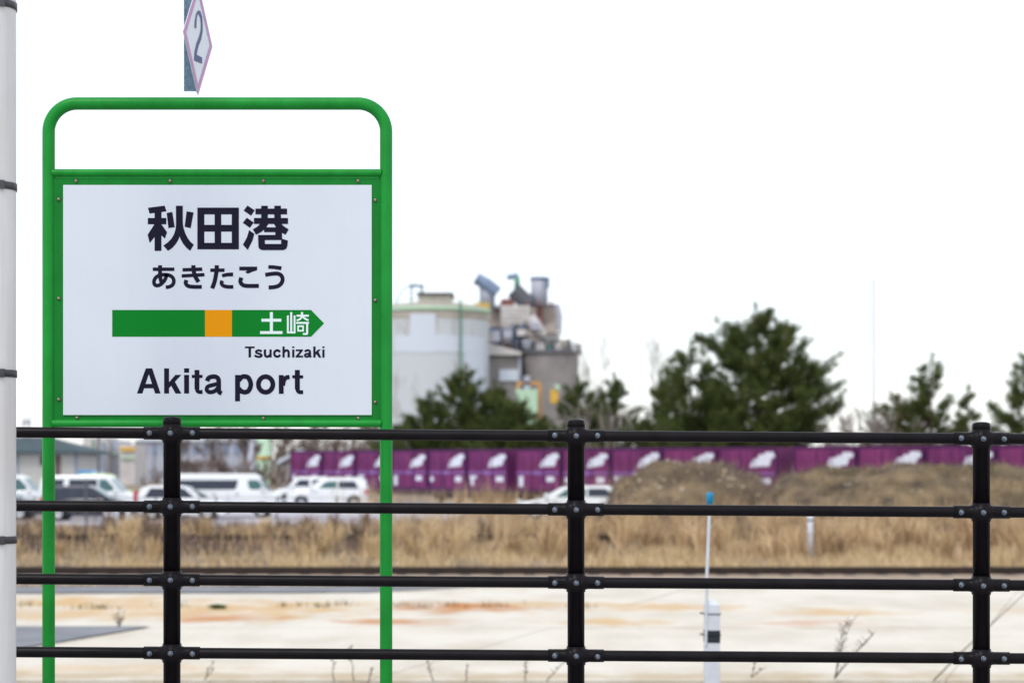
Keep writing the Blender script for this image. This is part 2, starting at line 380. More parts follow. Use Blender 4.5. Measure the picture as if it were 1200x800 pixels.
K.rect(515,173,937,250, B); K.rect(495,298,950,378, B); K.rect(592,135,680,310, B); K.rect(767,135,855,310, B)
K.poly([(583,370),(690,370),(655,430),(600,480),(522,522),(480,448),(540,415)], B)
K.poly([(758,370),(855,370),(895,410),(960,450),(915,522),(860,490),(800,440)], B)
K.rect(630,423,870,487, B); K.rect(780,440,870,593, B); K.rect(550,525,790,593, B)
K.poly([(550,560),(640,560),(640,645),(640,725),(605,727),(575,715),(555,690)], B); K.rect(600,645,890,727, B)
K.poly([(870,575),(948,600),(942,670),(925,710),(885,727),(850,700),(858,640),(860,590)], B)
K.mb.build('kanji_lettering', M['ink'], sign)
K = Print(onboard); C = T(170, 300, 13.33); D = T(250, 300, 13.33)
K.rect(133,185,470,240, C); K.stroke([(247,150),(246,240),(248,330),(266,410),(285,440)], 62, C)
K.stroke([(352,292),(332,355),(298,410),(250,452),(198,468),(160,448),(152,400),(178,345),(235,308),(310,297),(385,305),(440,340),(461,395),(445,450),(400,482),(335,494)], 58, C)
K.poly([(597,195),(900,183),(908,240),(597,250)], C); K.poly([(583,290),(935,270),(942,325),(583,345)], C)
K.stroke([(765,150),(771,240),(797,330),(846,412)], 66, C); K.stroke([(657,380),(646,430),(682,472),(760,486),(897,487)], 62, C)
K.rect(1030,200,1252,255, C); K.stroke([(1130,150),(1126,250),(1098,400),(1058,512)], 66, C)
K.poly([(138,290),(220,268),(318,262),(318,325),(230,325),(155,340)], D); K.stroke([(150,390),(137,430),(168,470),(235,486),(322,487)], 58, D)
K.rect(415,172,693,232, D); K.poly([(693,228),(620,252),(548,283),(507,258),(545,228)], D)
K.stroke([(447,342),(432,400),(458,448),(525,471),(720,472)], 64, D)
K.poly([(870,148),(960,152),(1078,168),(1065,228),(960,210),(865,205)], D)
K.stroke([(820,300),(920,285),(1015,282),(1075,318),(1088,390),(1045,458),(970,488),(872,497)], 62, D)
K.mb.build('hiragana_lettering', M['ink'], sign)
I = T(0, 0, 1)
K = Print(onboard); K.rect(132.5, 363.5, 241, 394.8, I); K.poly([(272.5,363.5),(365,363.5),(380.3,379.2),(365,394.8),(272.5,394.8)], I); K.mb.build('direction_arrow', M['pgreen'], sign)
K = Print(onboard); K.rect(241, 363.5, 272.5, 394.8, I); K.mb.build('orange_square', M['porange'], sign)
K = Print(onboard); K.k = 20; E = T(290, 355, 10.67)
K.rect(287,118,325,360,E); K.rect(182,200,430,237,E); K.rect(165,355,445,390,E)
K.rect(500,160,523,383,E); K.rect(541,118,566,365,E); K.rect(584,160,607,383,E); K.rect(500,360,607,383,E)
K.rect(620,150,773,175,E); K.rect(675,118,702,160,E); K.stroke([(690,170),(665,203),(622,222)],23,E); K.stroke([(700,178),(735,205),(770,220)],23,E)
K.rect(615,240,775,264,E); K.rect(630,283,712,303,E); K.rect(630,340,712,360,E); K.rect(630,283,650,360,E); K.rect(692,283,712,360,E)
K.rect(740,255,765,388,E); K.rect(700,378,757,402,E)
K.mb.build('next_station_kanji', M['pwhite'], sign)
K = Print(onboard, 1.8)
K.rect(-22,545,95,568,E); K.rect(22,545,50,683,E)
K.stroke([(182,612),(168,598),(142,594),(118,604),(118,622),(145,634),(175,644),(184,660),(165,673),(135,674),(108,664),(103,650)],24,E)
K.stroke([(226,582),(226,645),(240,670),(265,671),(292,648)],26,E); K.rect(283,582,308,683,E)
K.stroke([(413,617),(399,600),(375,594),(350,608),(342,633),(350,660),(375,672),(400,666),(415,648)],26,E)
K.rect(445,545,470,683,E); K.stroke([(460,618),(483,597),(505,596),(520,615),(521,683)],26,E)
K.rect(567,545,591,565,E); K.rect(567,583,591,683,E)
K.rect(612,582,697,605,E); K.rect(610,660,700,683,E); K.poly([(664,600),(697,600),(645,665),(611,665)],E)
K.stroke([(725,612),(738,598),(763,593),(784,603),(788,628),(789,664),(800,680)],24,E); K.stroke([(785,632),(755,638),(728,646),(724,661),(740,673),(762,670),(785,650)],21,E)
K.rect(830,545,855,683,E); K.poly([(850,622),(888,583),(922,583),(850,658)],E); K.poly([(872,625),(892,608),(929,683),(897,683),(868,640)],E)
K.rect(943,545,967,565,E); K.rect(943,583,967,683,E)
K.mb.build('small_lettering', M['ink'], sign)
K = Print(onboard); G = T(155, 420, 10.91); H_ = T(265, 420, 10.91)
K.poly([(70,448),(183,127),(235,127),(222,200),(140,448)],G); K.poly([(222,127),(265,127),(372,448),(302,448),(218,190)],G); K.rect(150,325,290,382,G)
K.rect(417,127,480,448,G); K.poly([(470,315),(560,210),(637,210),(470,390)],G); K.poly([(505,345),(552,292),(637,448),(562,448)],G)
K.rect(672,127,735,183,G); K.rect(672,210,735,448,G)
K.rect(805,148,867,395,G); K.stroke([(836,380),(842,413),(866,428),(907,428)],50,G); K.rect(770,210,907,250,G)
K.stroke([(966,290),(985,250),(1040,232),(1092,243),(1113,285),(1114,395),(1122,430),(1152,446)],58,G); K.stroke([(1108,322),(1045,338),(978,358),(960,395),(982,426),(1022,430),(1070,412),(1105,375)],52,G)
K.rect(122,212,185,547,H_); K.stroke([(168,282),(205,240),(248,231),(295,252),(323,330),(298,408),(250,431),(205,420),(168,385)],60,H_)
K.stroke([(512+92*math.cos(i*PI/6), 332+99*math.sin(i*PI/6)) for i in range(12)],61,H_, closed=True)
K.rect(680,212,742,452,H_); K.stroke([(732,345),(745,282),(775,245),(818,238)],56,H_)
K.rect(885,148,948,395,H_); K.stroke([(917,380),(923,413),(947,430),(990,430)],50,H_); K.rect(852,215,990,255,H_)
K.mb.build('english_lettering', M['ink'], sign)

# ---------------------------------------------------------------- white pole at the left and the "2" marker that hangs from its beam
PY = 6.6; pr = .083; pxc = wx(18.2, PY)-pr
pole = thing('canopy_pole', (pxc, PY, 1.28), 'thick white steel pole with dark straps at the far left edge', 'pole')
MB().tube([(0, 0, 0), (0, 0, 3.62)], pr, 40).build('shaft', M['pole'], pole)
MB().box((-.05, -.05, 3.62), (.05, 3.2, 3.74)).build('beam', M['pole'], pole)
for py in (8, 219.5, 438, 632):
    z = wz(py, PY)-1.28
    sb_ = MB().lathe([(pr, -.012), (pr+.0035, -.012), (pr+.0035, .012), (pr, .012)], c=(0, 0, z), n=40).build('strap', M['strap'], pole)
    MB().box((pr*.55, -.0745, z-.014), (pr*.55+.018, -.060, z+.014)).build('buckle', M['strap'], sb_)
mk = thing('stop_marker', (0, 0, 0), 'pink edged white diamond plate with number 2 hanging above the station sign', 'sign')
Lp, Rp, Bp, Tp = at(215, 36.5, 8.70), at(248.7, 55, 9.03), at(231, 111.5, 8.865), None
Cc = (Lp+Rp)/2; Bp = Vector((Cc.x, Cc.y, Bp.z)); Tp = Cc*2-Bp
nrm = (Rp-Lp).cross(Tp-Bp).normalized()
if nrm.y > 0: nrm = -nrm
def dia(s, h):
    return [Cc+(p-Cc)*s+nrm*h for p in (Lp, Bp, Rp, Tp)]
b = MB(); a1 = dia(1, 0); a2 = dia(1, -.004); b.add(a1+a2, [(0,1,2,3), (7,6,5,4), (0,4,5,1), (1,5,6,2), (2,6,7,3), (3,7,4,0)]); b.build('plate', M['dwhite'], mk)
b = MB(); a1 = dia(1.001, .0012); a2 = dia(.82, .0012)
b.add(a1+a2, [(0,1,5,4), (1,2,6,5), (2,3,7,6), (3,0,4,7)]); b.build('pink_border', M['dpink'], mk)
l2, r2, b2_ = Vector((215, 36.5)), Vector((248.7, 55)), Vector((231.85, 111.5)); c2 = (l2+r2)/2; uu = (r2-l2)/2; vv = b2_-c2
def ondia(px, py, h):
    d = Vector((px, py))-c2; det = uu.x*vv.y-uu.y*vv.x
    s = (d.x*vv.y-d.y*vv.x)/det; t = (uu.x*d.y-uu.y*d.x)/det
    return Cc+(Rp-Lp)/2*s+(Bp-Cc)*t+nrm*(h+.0015)
K = Print(ondia); Z8 = T(205, 0, 6.667)
K.poly([(150,220),(152,165),(162,110),(178,82),(195,88),(208,130),(213,200),(212,250),(200,310),(180,360),(168,410),(166,428),(208,452),(208,500),(147,472),(150,410),(165,340),(188,280),(198,235),(200,190),(195,140),(182,110),(172,115),(165,150),(163,222)], Z8)
K.mb.build('number', M['dnum'], mk)
hx0, hx1 = wx(215.5, 8.9), wx(230.6, 8.9); hz0 = wz(107, 8.9)
hg = MB().box((hx0, 8.90, hz0), (hx1, 8.906, 4.90)); hg.box((hx1-.006, 8.906, hz0), (hx1, 8.96, 4.90)); hg.build('hanger', M['galv'], mk)
for zz in (Cc.z-.12, Cc.z+.12): MB().box((hx1-.002, 8.915, zz-.015), (Cc.x+.006, 8.945, zz+.015)).build('bracket', M['galv'], mk)
MB().box((pxc-.04, 8.86, 4.902), (hx1+.1, 8.95, 4.96)).build('cross_arm', M['galv'], mk)

# ================================================================ middle ground
M['lead'] = mat('blue_tip', (0.0, 0.22, 0.42), .5, var=.2, scale=30)
M['post'] = mat('post_white', (0.66, 0.70, 0.77), .6, var=.06, scale=9, bump=.2, bscale=40)
M['band'] = mat('post_black_band', (0.012, 0.022, 0.035), .5)
M['wire'] = mat('tie_wire', (0.05, 0.05, 0.06), .5, .5)
PYm = 15.5; px0 = wx(834.2, PYm)
mp_ = thing('marker_post', (px0, PYm, -.16), 'square white marker post with black band and blue tipped rod wired to its side', 'post')
zt = wz(702.5, PYm)+.16; hw = .058
b = MB(); b.box((-hw, -hw, 0), (hw, hw, zt-.035))
b.add([(-hw,-hw,zt-.035),(hw,-hw,zt-.035),(hw,hw,zt-.035),(-hw,hw,zt-.035),(-.02,-.02,zt),(.02,-.02,zt),(.02,.02,zt),(-.02,.02,zt)], [(0,1,5,4),(1,2,6,5),(2,3,7,6),(3,0,4,7),(4,5,6,7)])
b.build('shaft', M['post'], mp_, bevel=.005)
z1, z2 = wz(737.5, PYm)+.16, wz(752, PYm)+.16
MB().box((-hw-.002, -hw-.002, z2), (hw+.002, hw+.002, z1)).build('band', M['band'], mp_)
for py in (718, 742.5):
    z = wz(py, PYm)+.16
    MB().tube([(-hw-.035, -hw-.006, z), (hw+.006, -hw-.008, z-.002), (hw+.006, hw+.006, z+.003), (-hw-.03, hw+.006, z), (-hw-.035, -hw-.006, z)], .0035, 6).build('tie_wire', M['wire'], mp_)
rx0, rx1 = wx(826.2, PYm)-px0, wx(831.0, PYm)-px0; zr0, zr1 = wz(752, PYm)+.16, wz(576, PYm)+.16
rod = MB().tube([(rx0, -hw, zr0-.02), (rx0+.3*(rx1-rx0), -hw, zr0+.45*(zr1-zr0)), (rx1, -hw, zr1-.08)], [.0125, .0125, .0125], 10).build('rod', M['post'], mp_)
MB().lathe([(0, -.05), (.018, -.05), (.026, -.03), (.030, .02), (.026, .042), (.008, .05), (0, .05)], c=(rx1, -hw, zr1-.05), n=10).build('tip', M['lead'], rod)
MY = 51.0
sp = thing('marker_stake', (wx(949.5, MY), MY, -.11), 'short white stake standing in the tall dry reeds beyond the track', 'post')
MB().lathe([(0, 0), (.075, 0), (.075, wz(600, MY)+.1), (.0, wz(600, MY)+.14)], n=12).build('shaft', M['post'], sp)
MB().lathe([(.078, wz(609, MY)+.08), (.078, wz(609, MY)+.13)], n=12).build('band', M['wire'], sp)

# ---------------------------------------------------------------- mounds
def mound(name, x0, x1, yc, dy, tops, seed, nx=70, ny=40):
    vs = []; fs = []
    for j in range(ny+1):
        v = -1+2*j/ny
        for i in range(nx+1):
            u = i/nx; x = x0+(x1-x0)*u; y = yc+dy*v
            k = u*(len(tops)-1); a = int(min(k, len(tops)-2)); t = k-a; t = t*t*(3-2*t); h = tops[a]*(1-t)+tops[a+1]*t
            e = max(0, 1-abs(v)**1.7)*min(1, min(u, 1-u)*9)**.8
            n = noise.fractal(Vector((x*.55+seed, y*.55, seed)), .8, 2.1, 5)
            vs.append((x, y, -.16+(h+.16)*e*(1+.10*n)+.12*n*e))
    for j in range(ny):
        for i in range(nx): a = j*(nx+1)+i; fs.append((a, a+1, a+nx+2, a+nx+1))
    o = MB().add(vs, fs, True).build(name, M['mound']); o['kind'] = 'structure'
    return o, vs
Z_ = lambda py, Y: wz(py, Y)
m1, v1 = mound('dirt_mound', wx(694, 72), wx(915, 72), 72, 5, [Z_(600,72), Z_(566,72), Z_(545,72), Z_(540,72), Z_(544,72), Z_(554,72), Z_(585,72)], 3.1)
m2, v2 = mound('dirt_mound', wx(862, 80), wx(1420, 80), 80, 6, [Z_(580,80), Z_(556,80), Z_(547,80), Z_(544,80), Z_(546,80), Z_(543,80), Z_(546,80), Z_(549,80), Z_(545,80), Z_(548,80), Z_(560,80)], 8.4, nx=120)
def scatter_stones(vs, n, name, seed, lo=.05, hi=.16):
    r = random.Random(seed); b = MB()
    vv = [v for v in vs if v[2] > .3 ]
    for _ in range(n):
        v = r.choice(vv); s = r.uniform(lo, hi)*(1 if r.random() < .9 else 1.8)
        p = []
        for a in ((1,0,0),(-1,0,0),(0,1,0),(0,-1,0),(0,0,1),(0,0,-1)):
            p.append((v[0]+a[0]*s*r.uniform(.6,1.3), v[1]+a[1]*s*r.uniform(.6,1.3), v[2]+a[2]*s*r.uniform(.5,.9)))
        b.add(p, [(0,2,4),(2,1,4),(1,3,4),(3,0,4),(2,0,5),(1,2,5),(3,1,5),(0,3,5)])
    o = b.build(name, M['stone']); tag(o, None, None, None, 'stuff'); return o
s1 = scatter_stones([v for v in v1 if v[1] < 73], 120, 'stones', 5, .04, .12); s1['label'] = 'pale stones scattered over the rounded dirt mound'; s1['category'] = 'stones'
s2 = scatter_stones([v for v in v2 if v[1] < 81], 60, 'stones', 6, .04, .10); s2['label'] = 'few pale stones on the long low dirt mound at the right'; s2['category'] = 'stones'

# ---------------------------------------------------------------- dry grass and reeds
def gmat(name, cols, rough=.8):
    m = bpy.data.materials.new(name); m.use_nodes = True; n = m.node_tree; p = n.nodes['Principled BSDF']; p.inputs['Roughness'].default_value = rough
    p.inputs['Specular IOR Level'].default_value = .15
    gi = n.nodes.new('ShaderNodeNewGeometry'); tn = n.nodes.new('ShaderNodeTexNoise'); tn.inputs['Scale'].default_value = .5; tn.inputs['Detail'].default_value = 3
    n.links.new(gi.outputs['Position'], tn.inputs['Vector'])
    a = n.nodes.new('ShaderNodeMath'); a.operation = 'MULTIPLY_ADD'; a.inputs[1].default_value = .55; n.links.new(gi.outputs['Random Per Island'], a.inputs[0])
    s_ = n.nodes.new('ShaderNodeMath'); s_.operation = 'MULTIPLY_ADD'; s_.inputs[1].default_value = 1.4; s_.inputs[2].default_value = -.48; n.links.new(tn.outputs['Fac'], s_.inputs[0]); n.links.new(s_.outputs[0], a.inputs[2])
    r = n.nodes.new('ShaderNodeValToRGB'); e = r.color_ramp.elements
    e[0].position = 0; e[0].color = cols[0]+(1,); e[1].position = 1; e[1].color = cols[-1]+(1,)
    for i, c in enumerate(cols[1:-1]): q = e.new((i+1)/(len(cols)-1)); q.color = c+(1,)
    n.links.new(a.outputs[0], r.inputs[0]); n.links.new(r.outputs[0], p.inputs['Base Color'])
    return m
M['straw'] = gmat('straw', [(.15,.095,.06), (.40,.27,.15), (.66,.48,.28), (.80,.65,.43)])
M['palegrass'] = gmat('pale_grass', [(.26,.17,.09), (.54,.39,.21), (.69,.52,.31), (.79,.65,.43)])
M['scrub'] = gmat('scrub', [(.07,.05,.045), (.16,.115,.10), (.27,.20,.16), (.40,.30,.20)])
M['scrub2'] = gmat('brown_scrub', [(.06,.042,.032), (.15,.105,.08), (.27,.195,.14), (.42,.31,.20)])
M['olive'] = gmat('olive_weeds', [(.03,.035,.012), (.09,.085,.03), (.22,.17,.07), (.38,.28,.13)])
M['weed'] = mat('green_weed', (0.06, 0.12, 0.025), .7, var=.4, scale=20)
M['twig'] = mat('dry_stalk', (0.10, 0.075, 0.05), .8, var=.3, scale=20)
def blades(name, label, cat, m, X, Y, Zb, Hh, W, seed, lean=.25):
    r = np.random.default_rng(seed); n = len(X); Zb = np.zeros(n)+Zb
    ang = r.uniform(0, PI, n); ca, sa = np.cos(ang)*W/2, np.sin(ang)*W/2
    la = r.uniform(0, 2*PI, n); lm = np.abs(r.normal(0, lean, n))*Hh; lx, ly = np.cos(la)*lm, np.sin(la)*lm
    V = np.zeros((n, 5, 3))
    V[:, 0] = np.stack([X-ca, Y-sa, Zb], 1); V[:, 1] = np.stack([X+ca, Y+sa, Zb], 1)
    V[:, 2] = np.stack([X-ca*.7+lx*.35, Y-sa*.7+ly*.35, Zb+Hh*.6], 1); V[:, 3] = np.stack([X+ca*.7+lx*.35, Y+sa*.7+ly*.35, Zb+Hh*.6], 1)
    V[:, 4] = np.stack([X+lx, Y+ly, Zb+Hh*(1-.1*r.random(n))], 1)
    b = (np.arange(n)*5)[:, None]
    Tt = np.concatenate([b+np.array([0,1,3]), b+np.array([0,3,2]), b+np.array([2,3,4])], 1).reshape(-1, 3)
    o = np_mesh(name, V.reshape(-1, 3), Tt, m); tag(o, label, cat, None, 'stuff'); return o
def nz(X, Y, s, seed):
    return np.array([noise.noise(Vector((x*s+seed, y*s, seed*.7))) for x, y in zip(X, Y)])
def field(n, y0, y1, pxl, pxr, seed, clump=0.0, csz=.25):
    r = np.random.default_rng(seed); Y = np.sqrt(r.uniform(y0*y0, y1*y1, n)); P = r.uniform(pxl, pxr, n)
    X = (P-600)*Y/F
    if clump > 0:                          # pull blades towards tuft centres
        k = max(1, int(n/35)); ci = r.integers(0, k, n); use = r.random(n) < clump
        X = np.where(use, X[ci]+r.normal(0, csz, n), X); Y = np.where(use, Y[ci]+r.normal(0, csz, n), Y)
        Y = np.clip(Y, y0, y1)
    return X, Y, r
# short bleached grass between the two tracks
X, Y, r = field(34000, 43.6, 56, -60, 1260, 11, .6, .22); k = nz(X, Y, .5, 3.3); keep = (r.random(len(X)) < .55+.9*k) & ((X*F/Y+600 > 470) | (Y < 49.5) | (r.random(len(X)) < .25)); X, Y, k = X[keep], Y[keep], k[keep]
blades('dry_grass', 'short bleached dry grass between the two railway tracks', 'grass', M['palegrass'], X, Y, -.1, (.12+.22*r.random(len(X)))*(1+k), .02, 1, .5)
# reeds, brown and thinner at the left, tall and golden at the right
X, Y, r = field(30000, 49, 70, 430, 1270, 12, .85, .26); k = nz(X, Y, .35, 9.1); P = X*F/Y+600
keep = r.random(len(X)) < np.clip(.20+.2*(P-430)/400+1.8*k, .02, 1); X, Y, k, P = X[keep], Y[keep], k[keep], P[keep]
near = np.clip((Y-49)/8, .15, 1)*r.choice([.55, .8, 1.0, 1.0], len(Y))
blades('reeds', 'tall golden dry reeds beyond the track on the right', 'reeds', M['straw'], X, Y, -.1, (.30+.95*r.random(len(X))**1.5)*np.clip(1+1.3*k, .4, 1.6)*near*np.clip(.75+(P-430)/900, .75, 1.0), .022, 2, .16)
X, Y, r = field(11000, 49.5, 69, -60, 520, 13, .96, .22); k = nz(X, Y, .3, 5.7)
keep = r.random(len(X)) < np.clip(.10+1.4*k, .01, 1); X, Y, k = X[keep], Y[keep], k[keep]
blades('reeds', 'thin tan reeds in tufts left of the green sign post and beyond the track', 'reeds', M['straw'], X, Y, -.1, (.18+.62*r.random(len(X))**1.5)*np.clip(1+1.1*k, .5, 1.4), .022, 3, .22)
X, Y, r = field(17000, 53, 76, -60, 760, 14, .7, .4); k = nz(X, Y, .25, 1.7)
keep = r.random(len(X)) < np.clip(.6+k, .1, 1); X, Y, k = X[keep], Y[keep], k[keep]
blades('brown_scrub', 'low dark brown dead scrub in front of the parked cars', 'scrub', M['scrub'], X, Y, -.12, (.12+.38*r.random(len(X)))*(1+.8*k), .03, 4, .6)
X, Y, r = field(9000, 58, 74, 780, 1270, 15, .7, .5); k = nz(X, Y, .3, 2.7)
blades('brown_scrub', 'dark dead scrub between the golden reeds and the mounds', 'scrub', M['scrub'], X, Y, -.12, (.2+.6*r.random(len(X)))*(1+.8*k), .03, 5, .4)
def tufts(name, label, m, n, y0, y1, pl_, pr_, hmin, hmax, seed, per=70):
    r = np.random.default_rng(seed); Yc = r.uniform(y0, y1, n); Xc = (r.uniform(pl_, pr_, n)-600)*Yc/F; Hc = r.uniform(hmin, hmax, n)
    N = n*per; X0 = np.repeat(Xc, per); Y0 = np.repeat(Yc, per); Hh = np.repeat(Hc, per)*r.uniform(.45, 1.05, N)
    a = r.uniform(0, 2*PI, N); q = np.abs(r.normal(0, .42, N)); bx = X0+np.cos(a)*.10; by = Y0+np.sin(a)*.10; w = .012
    V = np.zeros((N, 5, 3)); ca = np.cos(a+PI/2)*w; sa = np.sin(a+PI/2)*w
    V[:, 0] = np.stack([bx-w, by, np.full(N, -.14)], 1); V[:, 1] = np.stack([bx+w, by, np.full(N, -.14)], 1)
    mx, my = bx+np.cos(a)*q*Hh*.35, by+np.sin(a)*q*Hh*.35
    V[:, 2] = np.stack([mx-w, my, Hh*.62-.1], 1); V[:, 3] = np.stack([mx+w, my, Hh*.62-.1], 1)
    V[:, 4] = np.stack([bx+np.cos(a)*q*Hh, by+np.sin(a)*q*Hh, Hh*(1-.25*q)-.1], 1)
    b = (np.arange(N)*5)[:, None]; Tt = np.concatenate([b+np.array([0,1,3]), b+np.array([0,3,2]), b+np.array([2,3,4])], 1).reshape(-1, 3)
    tag(np_mesh(name, V.reshape(-1, 3), Tt, m), label, 'grass', None, 'stuff')
tufts('grass_tufts', 'pale fountain shaped tufts of dry grass left of the middle fence post', M['palegrass'], 60, 50, 66, -40, 640, .45, 1.05, 61)
tufts('grass_tufts', 'golden fountain shaped tufts of dry grass right of the middle fence post', M['straw'], 130, 49, 66, 600, 1260, .6, 1.35, 62)
tufts('scrub_tufts', 'dark brown tufts of dead scrub among the dry grass', M['scrub2'], 150, 55, 74, -40, 1260, .4, 1.0, 63, 45)
def on_mound(vs, n, seed, m, label, hmin, hmax, w):
    r = np.random.default_rng(seed); A_ = np.array([v for v in vs if v[2] > .1]); i = r.integers(0, len(A_), n); Q = A_[i]
    X = Q[:, 0]+r.normal(0, .12, n); Y = Q[:, 1]+r.normal(0, .12, n); k = nz(X, Y, .5, seed)
    keep = r.random(n) < np.clip(.45+1.6*k, .02, 1); X, Y, Zb = X[keep], Y[keep], Q[keep, 2]-.08
    blades('mound_weeds', label, 'weeds', m, X, Y, Zb, hmin+(hmax-hmin)*r.random(len(X)), w, seed, .45)
on_mound(v1, 9000, 21, M['scrub'], 'dry brown weeds growing on the rounded dirt mound', .1, .4, .03)
on_mound(v2, 12000, 22, M['olive'], 'olive and tan weeds covering the long low mound', .1, .35, .03)
on_mound(v2, 9000, 23, M['scrub'], 'dark dead twigs on the long low mound', .1, .45, .025)
X, Y, r = field(5000, 19.8, 21.3, -60, 1260, 16, .6, .12); blades('verge_grass', 'dry grass and litter along the near edge of the concrete apron', 'grass', M['scrub'], X, Y, -.17, .05+.13*r.random(len(X)), .010, 6, .6)
X, Y, r = field(1400, 37.3, 38.2, -60, 620, 17, .8, .2); blades('verge_grass', 'thin dry grass along the far edge of the asphalt strip', 'grass', M['olive'], X, Y, -.10, .1+.14*r.random(len(X)), .014, 7, .6)
X, Y, r = field(420, 31.9, 32.9, -20, 700, 18, .95, .12); blades('joint_weeds', 'dry weeds sprouting from the joint across the apron', 'weeds', M['olive'], X, Y, 0, .03+.10*r.random(len(X)), .010, 8, .8)

# dead stalks and small weeds standing at the joints of the apron
def twig(name, px, py, Y, H, label, cat, seed, n=5, m=None, group=None, lean=.0):
    r = random.Random(seed); o = thing(name, (wx(px, Y), Y, wz(py, Y)), label, cat, group)
    b = MB(); lf = MB()
    for i in range(n):
        a = r.uniform(-.5, .5)+lean; dep = r.uniform(-.3, .3); h = H*r.uniform(.55, 1) if i else H
        P = [Vector((0, 0, 0))]
        for k in range(1, 6): P.append(Vector((h*math.sin(a)*(k/5)**1.15+r.uniform(-.012, .012), dep*h*k/5, h*math.cos(a)*k/5)))
        b.tube(P, [.006*(1-.13*k) for k in range(6)], 4)
        for k in range(10):
            t = r.uniform(.3, 1); j = min(4, int(t*5)); q = P[j].lerp(P[j+1], t*5-j if t < 1 else 1); s_ = r.choice((-1, 1)); L = h*.16*r.uniform(.4, 1)
            e = q+Vector((s_*L*.7, r.uniform(-.3, .3)*L, L*.8)); b.tube([q, e], [.0035, .002], 3)
            for w in range(3):
                c = q.lerp(e, r.uniform(.4, 1)); d = Vector((r.uniform(-1, 1), r.uniform(-1, 1), r.uniform(-.3, 1))).normalized()*.014
                lf.add([c, c+d, c+Vector((d.z, d.y, d.x))*.8], [(0, 1, 2)])
    b.build('stem', m or M['twig'], o); lf.build('dry_leaf', m or M['twig'], o)['kind'] = 'stuff'
    return o
twig('dead_weed', 978, 795, 21.3, .66, 'tall branching dead weed at the near edge of the apron, right of the marker post', 'weed', 4, 6, lean=.5)
twig('dead_weed', 140, 735, 28.3, .28, 'small dark weed at the tip of the asphalt wedge on the left', 'weed', 9, 5)
twig('dead_weed', 240, 796, 21.3, .22, 'small bent dead weed right of the first fence post', 'weed', 12, 2, lean=.5)
twig('dead_weed', 880, 793, 21.4, .18, 'small dead weed between the marker post and the tall dead weed', 'weed', 13, 2, lean=.6)
for q, (px, h) in enumerate(((392, .32), (415, .38), (433, .16), (508, .30), (546, .18), (616, .26), (640, .34))):
    twig('thin_stalk', px, 798, 21.2, h, ['thin upright stalk nearest the left side of the green post foot', 'thin leaning stalk just left of the green post foot', 'short tuft against the green post foot', 'slender stalk right of the green post', 'low stubby stalk between the green post and the middle fence post', 'fine stalk left of the middle fence post', 'tallest fine stalk close to the middle fence post'][q], 'weed', 40+q, 1, group='thin dead stalks along the apron edge', lean=-.1+.08*q)
def green_weed(px, py, Y, sz, label, seed):
    r = random.Random(seed); o = thing('green_weed', (wx(px, Y), Y, wz(py, Y)), label, 'weed'); b = MB()
    for i in range(46):
        a = r.uniform(0, 2*PI); L = sz*r.uniform(.4, 1); c = Vector((math.cos(a)*L*r.random(), math.sin(a)*L*.5, 0)); d = Vector((math.cos(a)*.5, math.sin(a)*.5, r.uniform(.3, 1))).normalized()*sz*.45
        s_ = Vector((-math.sin(a), math.cos(a), 0))*sz*.10
        b.add([c, c+d*.5+s_, c+d, c+d*.5-s_], [(0, 1, 2, 3)])
    b.build('leaves', M['weed'], o)['kind'] = 'stuff'
green_weed(255, 713, 32.0, .22, 'small green weed on the apron right of the first fence post', 3)
green_weed(1166, 668, 44.5, .26, 'bright green weed in the dry grass right of the last fence post', 5)
# the long dry stalk that leans across the right corner
o = tag(MB().tube([at(1094, 797, 21.2), at(1120, 770, 21.8), at(1150, 742, 22.4), at(1178, 716, 22.8), at(1204, 692, 23.2)], [.009, .008, .007, .005, .004], 6).build('leaning_reed', M['twig']), 'long thin dry reed leaning to the right behind the last fence post', 'reed')
o = tag(MB().tube([at(1134, 738, 28.5), at(1160, 737, 28.4), at(1181, 738, 28.4)], [.012, .025, .012], 6).build('fallen_branch', M['twig']), 'short dark fallen branch lying on the apron behind the last fence post', 'branch')

# ================================================================ vehicles
M['cwhite'] = mat('white_car_paint', (0.80, 0.82, 0.83), .25, coat=.5)
M['cdark'] = mat('dark_car_paint', (0.015, 0.02, 0.04), .25, coat=.5)
M['clime'] = mat('lime_car_paint', (0.45, 0.62, 0.10), .3, coat=.4)
M['cblue'] = mat('blue_car_paint', (0.10, 0.28, 0.55), .35, coat=.3)
M['glass'] = mat('dark_window_glass', (0.018, 0.026, 0.045), .08)
M['glassg'] = mat('green_window_glass', (0.05, 0.13, 0.13), .08)
M['tyre'] = mat('tyre_rubber', (0.02, 0.02, 0.02), .8)
M['rim'] = mat('wheel_rim', (0.45, 0.46, 0.48), .35, .6)
M['red'] = mat('red_lamp', (0.50, 0.02, 0.03), .3)
M['lamp'] = mat('clear_lamp', (0.60, 0.65, 0.68), .15)
M['trim'] = mat('black_trim', (0.03, 0.03, 0.035), .6)
